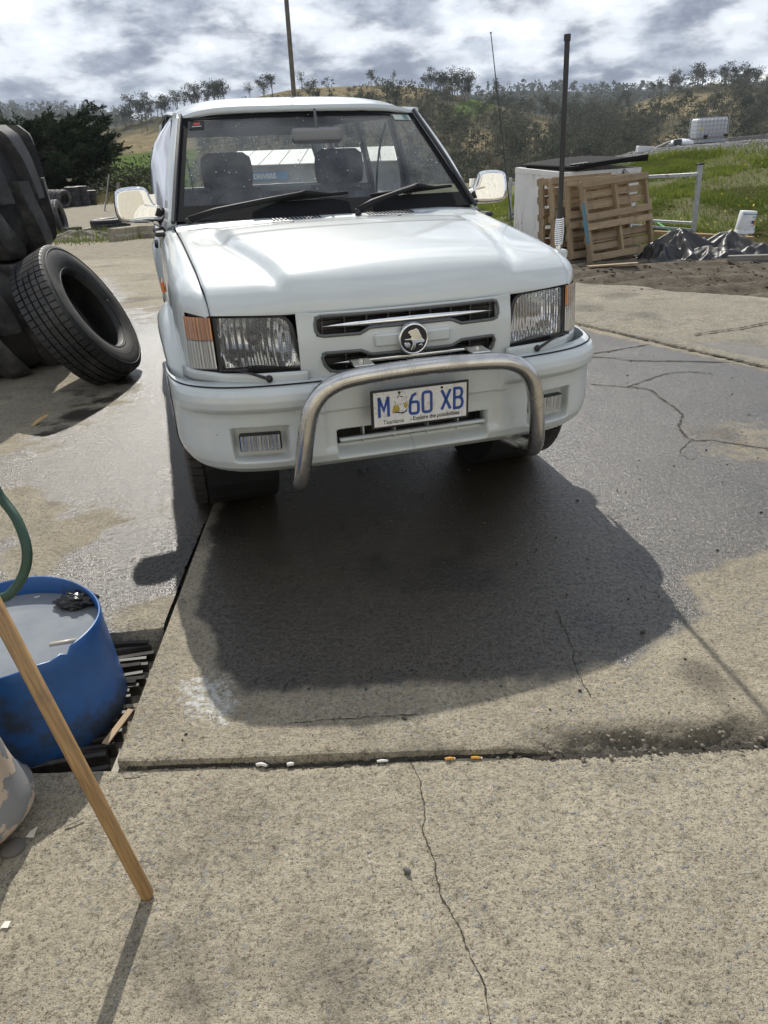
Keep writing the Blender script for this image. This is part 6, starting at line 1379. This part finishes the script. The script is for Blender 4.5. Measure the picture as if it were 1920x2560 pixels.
# ================================================================ FOREGROUND LEFT
# drain pit with bars
pit = simple('pit_concrete', (.13, .12, .10), .95, var=.3, vscale=8); bar_m = simple('grate_bar', (.034, .030, .026), .45, var=.4, vscale=30, dirt=(.10, .085, .07), dscale=25, damt=.6)
dr = empty('drain_grate', (-1.2, 1.75, -.20), 'dark floor drain with slanted strips of grating under the blue tub', 'drain')
MB().box((-.1, 0, -.02), (1.5, .80, .04)).build('pit_floor', pit, dr); MB().box((.415, -.03, .075), (.02, .62, .15)).build('frame_edge', simple('frame_steel', (.33, .30, .25), .6, var=.3, vscale=20), dr)
bd = np.array([.81, .585]); bd = bd / np.linalg.norm(bd) * np.array([1, .72]); bd /= np.linalg.norm(bd)
strip_mes = []
for k in range(4):
    mb = MB(); pts = [(-1.1, 0)] + [(x_, .006 * math.sin(x_ * 9 + k * 2)) for x_ in linsp(-.9, 0, 10)]
    V = []
    for i, (x_, y_) in enumerate(pts):
        tw = .25 * math.sin(i * .7 + k); V += [(x_, y_ - .007 + tw * .008, -.035), (x_, y_ - .006 + tw * .02, .022), (x_, y_ + .006 + tw * .02, .024), (x_, y_ + .007 + tw * .008, -.035)]
    F = [(i * 4 + j, i * 4 + (j + 1) % 4, i * 4 + 4 + (j + 1) % 4, i * 4 + 4 + j) for i in range(len(pts) - 1) for j in range(4)] + [(0, 1, 2, 3), tuple(len(V) - 4 + j for j in (3, 2, 1, 0))]
    strip_mes.append(mb.add(V, F).mesh('grate_strip', bar_m))
for k in range(23):
    ye_ = 1.468 + k * .0252; xe_ = JX(ye_) - .034 - .03 * ((k * 7) % 5) / 5 - random.uniform(0, .012)
    link('grate_strip', strip_mes[k % 4], dr, (xe_ + 1.2, ye_ - 1.75, .135 + random.uniform(-.012, .008)), (random.uniform(-.25, .25), 0, .13 + random.uniform(-.05, .05)))
# blue tub
def tub_xy(a): 
    r = .262 * (1 + .035 * math.cos(2 * a + .5)); return -1.128 + r * math.cos(a), 1.715 + r * math.sin(a) * 1.0
blue = simple('blue_plastic', (.02, .10, .31), .38, var=.25, vscale=5, dirt=(.035, .04, .045), dscale=5, damt=.9)
tub = MB(); na = 96; rows = [(-.065, .0, 1), (-.05, .02, 1), (.05, .012, 1), (.15, .006, 1), (.24, 0, 1), (.272, 0, 1), (.276, -.004, 1), (.272, -.008, 1), (.20, -.006, 1), (.05, .0, 1), (-.045, .01, 1)]
V = []
for i in range(na):
    a = 2 * math.pi * i / na; x_, y_ = tub_xy(a); nx, ny = math.cos(a), math.sin(a); notch = .020 * math.exp(-((a - 5.75) / .03) ** 2) + .010 * math.exp(-((a - 5.6) / .12) ** 2) + .006 * math.sin(3 * a)
    for z_, o_, _ in rows: V.append((x_ + nx * o_, y_ + ny * o_, z_ - (notch if z_ > .23 else 0)))
L_ = len(rows); F = [(i * L_ + j, ((i + 1) % na) * L_ + j, ((i + 1) % na) * L_ + j + 1, i * L_ + j + 1) for i in range(na) for j in range(L_ - 1)] + [tuple(i * L_ for i in range(na))[::-1], tuple(i * L_ + L_ - 1 for i in range(na))]
tubo = empty('blue_tub', (-1.128, 1.715, -.065), 'cut down blue plastic barrel full of murky water on the drain', 'tub')
off = np.array([-1.128, 1.715, -.065]); tm = MB().add([tuple(np.array(v) - off) for v in V], F); tm.build('barrel', blue, tubo, smooth=True)
m, nt, b, out = new_mat('murky_water'); tcn = N(nt, 'ShaderNodeTexCoord'); c = ramp(nt, noise(nt, tcn.outputs['Object'], 6, 5, .6), [(.3, (.19, .21, .23)), (.7, (.27, .285, .30))]); nt.links.new(c, b.inputs['Base Color']); b.inputs['Roughness'].default_value = .04; b.inputs['Specular IOR Level'].default_value = .5; bump(nt, b, noise(nt, tcn.outputs['Object'], 9, 3, .5), .04, .01)
wv = [tuple(np.array((tub_xy(2 * math.pi * i / na)[0] - .007 * math.cos(2 * math.pi * i / na), tub_xy(2 * math.pi * i / na)[1] - .007 * math.sin(2 * math.pi * i / na), .218)) - off) for i in range(na)]
MB().add(wv, [tuple(range(na))]).build('water', m, tubo)
def crumple(nm, c, sx, sy, sz, mat, label, cat, seed, amp=.6, n1=40, n2=24):
    U, Vv = np.meshgrid(np.linspace(0, 2 * math.pi, n1), np.linspace(.001, math.pi - .001, n2), indexing='ij')
    x, y, z = np.sin(Vv) * np.cos(U), np.sin(Vv) * np.sin(U), np.cos(Vv)
    f = 1 + amp * (np.abs(2 * fbm(x * 2.3 + seed, y * 2.3 + z * 1.7 + seed, 3) - 1) - .3) ; f[-1] = f[0]
    return link(nm, mesh_np(nm, np.stack([x * sx * f, y * sy * f, z * sz * f], -1).reshape(-1, 3), gridfaces(n1, n2), mat, True), None, c, label=label, category=cat)
bagp = gp(163, 1302, .225); crumple('plastic_bag', bagp + np.array([0, 0, .006]), .062, .042, .030, simple('bag_black', (.012, .012, .013), .22), 'scrunched black plastic bag floating in the blue tub', 'bag', 4, .75, 44, 28)
bp0, bp1 = gp(108, 1394, .216), gp(165, 1384, .217); MB().tube([bp0, bp1], .0085, 8).build('brush_handle', simple('cream_plastic', (.48, .44, .36), .4), label='cream brush handle half sunk in the murky tub water', category='brush', smooth=True)
p = gp(80, 1252 + 37, .219); link('paper_scrap', MB().box((0, 0, 0), (.016, .006, .002)).mesh('paper_scrap', simple('scrap_white', (.7, .68, .62), .8)), None, p, (0, 0, .4), label='tiny cream scrap floating near the back rim of the tub', category='scrap')
# green hose
hose = smooth_path([(-1.25, 1.62, .30), (-1.20, 1.55, .62), (-1.02, 1.45, .93), (-.86, 1.39, .93)] + [tuple(MROT.T @ np.array([(x * DS - 960) / FPX, (y * DS - 1280) / FPX, 1]) * d + np.array([0, 0, CAM_H])) for x, y, d in ((0, 1072, 1.52), (36, 1122, 1.51), (57, 1180, 1.50), (55, 1228, 1.50), (33, 1270, 1.50), (0, 1293, 1.50))] + [(-.95, 1.30, .63), (-1.15, 1.28, .50), (-1.30, 1.30, .2), (-1.42, 1.34, -.02)], 8)
MB().tube(hose, .0105, 12).build('garden_hose', simple('hose_green', (.022, .06, .042), .42, var=.2, vscale=9), label='dark green garden hose looping down over the blue tub', category='hose', smooth=True)
# broom handle
tip = gp(321, 1938, -.024); tip = Vector([float(c) for c in tip]); up_ = Vector([float(c) for c in gp(5, 1340, .70)]); dirv = (up_ - tip).normalized()
bh = empty('broom', tip, 'wooden broom handle standing on the concrete before the blue tub', 'broom'); q = dirv.to_track_quat('Z', 'Y'); bh.rotation_mode = 'QUATERNION'; bh.rotation_quaternion = q
MB().lathe([(.0001, .0), (.010, .0), (.0135, .004), (.0155, .012), (.016, .05), (.016, 1.18), (.0001, 1.18)], 20).build('handle', handle_wood, bh, smooth=True)
hd = MB().box((0, 0, 1.20), (.34, .055, .05), bev=.01).build('broom_head', handle_wood, bh, auto=40)
MB().box((0, 0, 1.26), (.33, .05, .08)).build('bristles', simple('bristle', (.10, .07, .04), .9), bh)
# torn post guard with flaking paint
def flake():
    m, nt, b, out = new_mat('flaking_paint'); tcn = N(nt, 'ShaderNodeTexCoord'); P = tcn.outputs['Object']
    f = sstep(nt, noise(nt, P, 13, 6, .6), .50, .525); c = mixc(nt, f, (.20, .205, .21), (.47, .38, .30)); c = mixc(nt, sstep(nt, noise(nt, P, 40, 5, .7), .62, .7), c, (.12, .10, .09))
    nt.links.new(c, b.inputs['Base Color']); b.inputs['Roughness'].default_value = .5; bump(nt, b, f, .5, .002); return m
guard = empty('post_guard', (-1.122, 1.235, -.024), 'torn grey steel post guard with flaking beige paint beside the blue tub', 'guard')
def gsurf(a, v):
    r = .165 + .012 * math.sin(3 * a + 5 * v) - .01 * v ** 1.5 + .03 * math.exp(-((v - .12) / .10) ** 2) - .05 * max(0, .06 - v) * 8 * 0
    if v < .06: r *= .78 + .22 * v / .06
    return (r * math.cos(a) - .005 * v, r * math.sin(a) + .02 * math.sin(4 * v), v * .62 + (.02 * math.sin(5 * a) if v > .97 else 0))
hole = lambda a, v: (((a + .62) / .30) ** 2 + ((v - .42 - .25 * (a + .62)) / .13) ** 2) < 1
g_ = MB().grid(gsurf, linsp(-2.9, .72, 60), linsp(0, 1, 40), keep=lambda a, v: not hole(a, v) and a < .60 + .10 * math.sin(v * 17) - .15 * v).build('sheet', flake(), guard, smooth=True); g_.modifiers.new('t', 'SOLIDIFY').thickness = .004
MB().grid(lambda a, v: tuple(Vector(gsurf(a, v)) * .93), linsp(-2.9, .95, 40), linsp(.02, .98, 20), keep=lambda a, v: a < .80 + .12 * math.sin(v * 23 + 1) - .12 * v).build('rubber_liner', simple('liner_black', (.012, .012, .013), .6), guard, smooth=True).modifiers.new('t', 'SOLIDIFY').thickness = .006
MB().lathe([(.0001, .012), (.024, .012), (.028, .008), (.028, 0)], 20, c=(.175, -.05, 0)).build('base_bolt_plate', simple('dull_iron', (.10, .09, .08), .7, var=.3), guard, smooth=True)
MB().tube([(-.02, 0, 0), (-.02, 0, 1.1)], .075, 16).build('post', simple('post_steel', (.12, .12, .12), .6), guard, smooth=True)
# ---- small litter
paper = simple('cigarette_paper', (.70, .69, .66), .9); filt = simple('filter_tan', (.62, .30, .08), .9)
def butt(x, y, ang, L, mat_, lab, z=-.018, r=.0038, bent=0.):
    p = gp(x, y, z); p[1] = min(p[1], 1.421); p[2] = -.0205; c, s_ = math.cos(ang), math.sin(ang)
    o = empty('cigarette_butt', p, lab, 'cigarette butt'); 
    MB().tube([(-c * L / 2, -s_ * L / 2, .001), (0, 0, .003 + bent), (c * L / 2, s_ * L / 2, .001)], [r, r * 1.05, r * .85], 9).build('stub', mat_, o, smooth=True)
    MB().tube([(c * L / 2, s_ * L / 2, .001), (c * L / 2 * 1.25, s_ * L / 2 * 1.25, .001)], [r * .9, r * .6], 8).build('end', paper if mat_ is filt else simple('ash', (.12, .11, .10), .9), o, smooth=True)
butt(568, 1637, -.15, .030, paper, 'crumpled white cigarette butt in the joint near the drain', bent=.003, r=.0048)
butt(629, 1638, .1, .018, paper, 'stubby white cigarette end in the joint, next to the crumpled one', r=.005)
butt(826, 1634, .02, .030, paper, 'straight white cigarette butt on the joint edge by the crack', z=-.02)
butt(968, 1615, .05, .026, filt, 'orange cigarette filter lying in the joint', z=-.02, r=.0042); butt(1024, 1612, -.05, .028, filt, 'orange cigarette butt with burnt white tip in the joint', z=-.02, r=.0038)
p = gp(880, 1886, -.024); V, F = rocks(np.array([[0, 0, .006]]), np.array([.010]), .9); link('pebble', mesh_np('pebble', V, F, simple('pebble_dark', (.10, .10, .10), .8, var=.4)), None, p, label='single dark pebble on the dry slab beside the crack', category='pebble')
p = gp(68, 1803, -.022); link('paper_scrap', MB().add([(-.012, -.008, .001), (.010, -.010, .002), (.014, .006, .012), (-.006, .010, .002), (.016, .010, .018)], [(0, 1, 3), (1, 2, 3), (2, 4, 3)]).mesh('paper_scrap', simple('scrap_white', (.7, .68, .62), .8)), None, p, label='folded white paper scrap near the torn post guard', category='scrap')
p = gp(13, 1999, -.022); link('paper_scrap', MB().add([(-.010, -.006, .001), (.008, -.008, .003), (.010, .006, .006), (-.006, .008, .002)], [(0, 1, 2, 3)]).mesh('paper_scrap', simple('scrap_white', (.7, .68, .62), .8)), None, p, label='tiny crumpled white scrap lying alone on the dry slab', category='scrap')
p = gp(78, 918, .002); lf = smooth_path([(-.07, -.03, .002), (-.02, 0, .006), (.04, .03, .016), (.085, .05, .012)], 4); MB().add([tuple(q + np.array([0, s_ * .018 * math.sin(math.pi * i / (len(lf) - 1)) ** .8, s_ * .004])) for i, q in enumerate(lf) for s_ in (-1, 1)], [(2 * i, 2 * i + 1, 2 * i + 3, 2 * i + 2) for i in range(len(lf) - 1)]).build('dry_leaf', simple('leaf_dry', (.42, .28, .12), .8, var=.4, vscale=30), loc=p, rot=(.2, -.3, .1), label='curled dry brown leaf on the shaded concrete', category='leaf')
a, b_ = gp(225, 1600, .0), gp(282, 1528, .0); plank((a[0], a[1], -.012), (b_[0], b_[1], -.008), .020, .005, pallet_wood, 'splintered strip of wood lying on the drain grate', 'wood strip', 'wood_strip')
for (x, y, lab, an) in ((313, 1530, 'small clear plastic tube upright among the grate strips', 1.3), (322, 1524, 'short translucent plastic stub beside the grate frame', .3)):
    p = gp(x, y, -.01); MB().tube([(-.012 * math.cos(an), -.012 * math.sin(an), 0), (.012 * math.cos(an), .012 * math.sin(an), .002)], .004, 8).build('plastic_stub', simple('pale_plastic', (.55, .56, .57), .4), loc=p, label=lab, category='plastic')
a, b_ = gp(140, 1825 - 40, -.018), gp(182, 1782 - 15, -.018); plank((a[0], a[1], -.018), (b_[0], b_[1], -.016), .004, .003, grey_wood, 'thin dry twig lying on the slab near the broom handle', 'twig', 'twig')

# ================================================================ BEHIND THE CAMERA, seen in the chrome
wall = empty('workshop_wall', (0, -3.4, -.05), 'cream ribbed steel workshop wall facing the parked car', 'building')
rib = MB(); xs_w = []; x_ = -9.
while x_ < 9: xs_w += [(x_, 0), (x_ + .24, 0), (x_ + .27, .06), (x_ + .33, .06), (x_ + .36, 0)]; x_ += .40
for k in range(2):
    V = []; sel = [q for q in xs_w if (q[0] < -1.6 if k == 0 else q[0] > 2.6)]
    for (a, o_) in sel: V += [(a, o_, 0), (a, o_, 4.8)]
    MB().add(V, [(2 * i, 2 * i + 2, 2 * i + 3, 2 * i + 1) for i in range(len(sel) - 1)]).build('wall_cladding', cream, wall)
V = []; sel = [q for q in xs_w if -1.6 <= q[0] <= 2.6]
for (a, o_) in sel: V += [(a, o_, 3.2), (a, o_, 4.8)]
MB().add(V, [(2 * i, 2 * i + 2, 2 * i + 3, 2 * i + 1) for i in range(len(sel) - 1)]).build('wall_cladding', cream, wall)
MB().add([(-1.65, -.05, 0), (2.65, -.05, 0), (2.65, -.05, 3.22), (-1.65, -.05, 3.22)], [(0, 1, 2, 3)]).build('roller_door', simple('roller_door', (.50, .47, .39), .5, var=.1), wall); MB().box((0, -2.2, 4.9), (18.2, 4.4, .12)).build('roof', galv, wall)
# ---------------------------------------------------------------- the air
m = bpy.data.materials.new('air'); m.use_nodes = True; nt = m.node_tree; nt.nodes.clear()
out = N(nt, 'ShaderNodeOutputMaterial'); pv = N(nt, 'ShaderNodeVolumePrincipled'); nt.links.new(pv.outputs[0], out.inputs['Volume'])
pv.inputs['Color'].default_value = (.80, .88, 1.0, 1); pv.inputs['Density'].default_value = 0.00013; pv.inputs['Anisotropy'].default_value = .2
MB().box((0, 1450, 95), (5600, 3100, 300)).build('haze', m, kind='stuff', label='thin blue haze over the valley', category='haze')
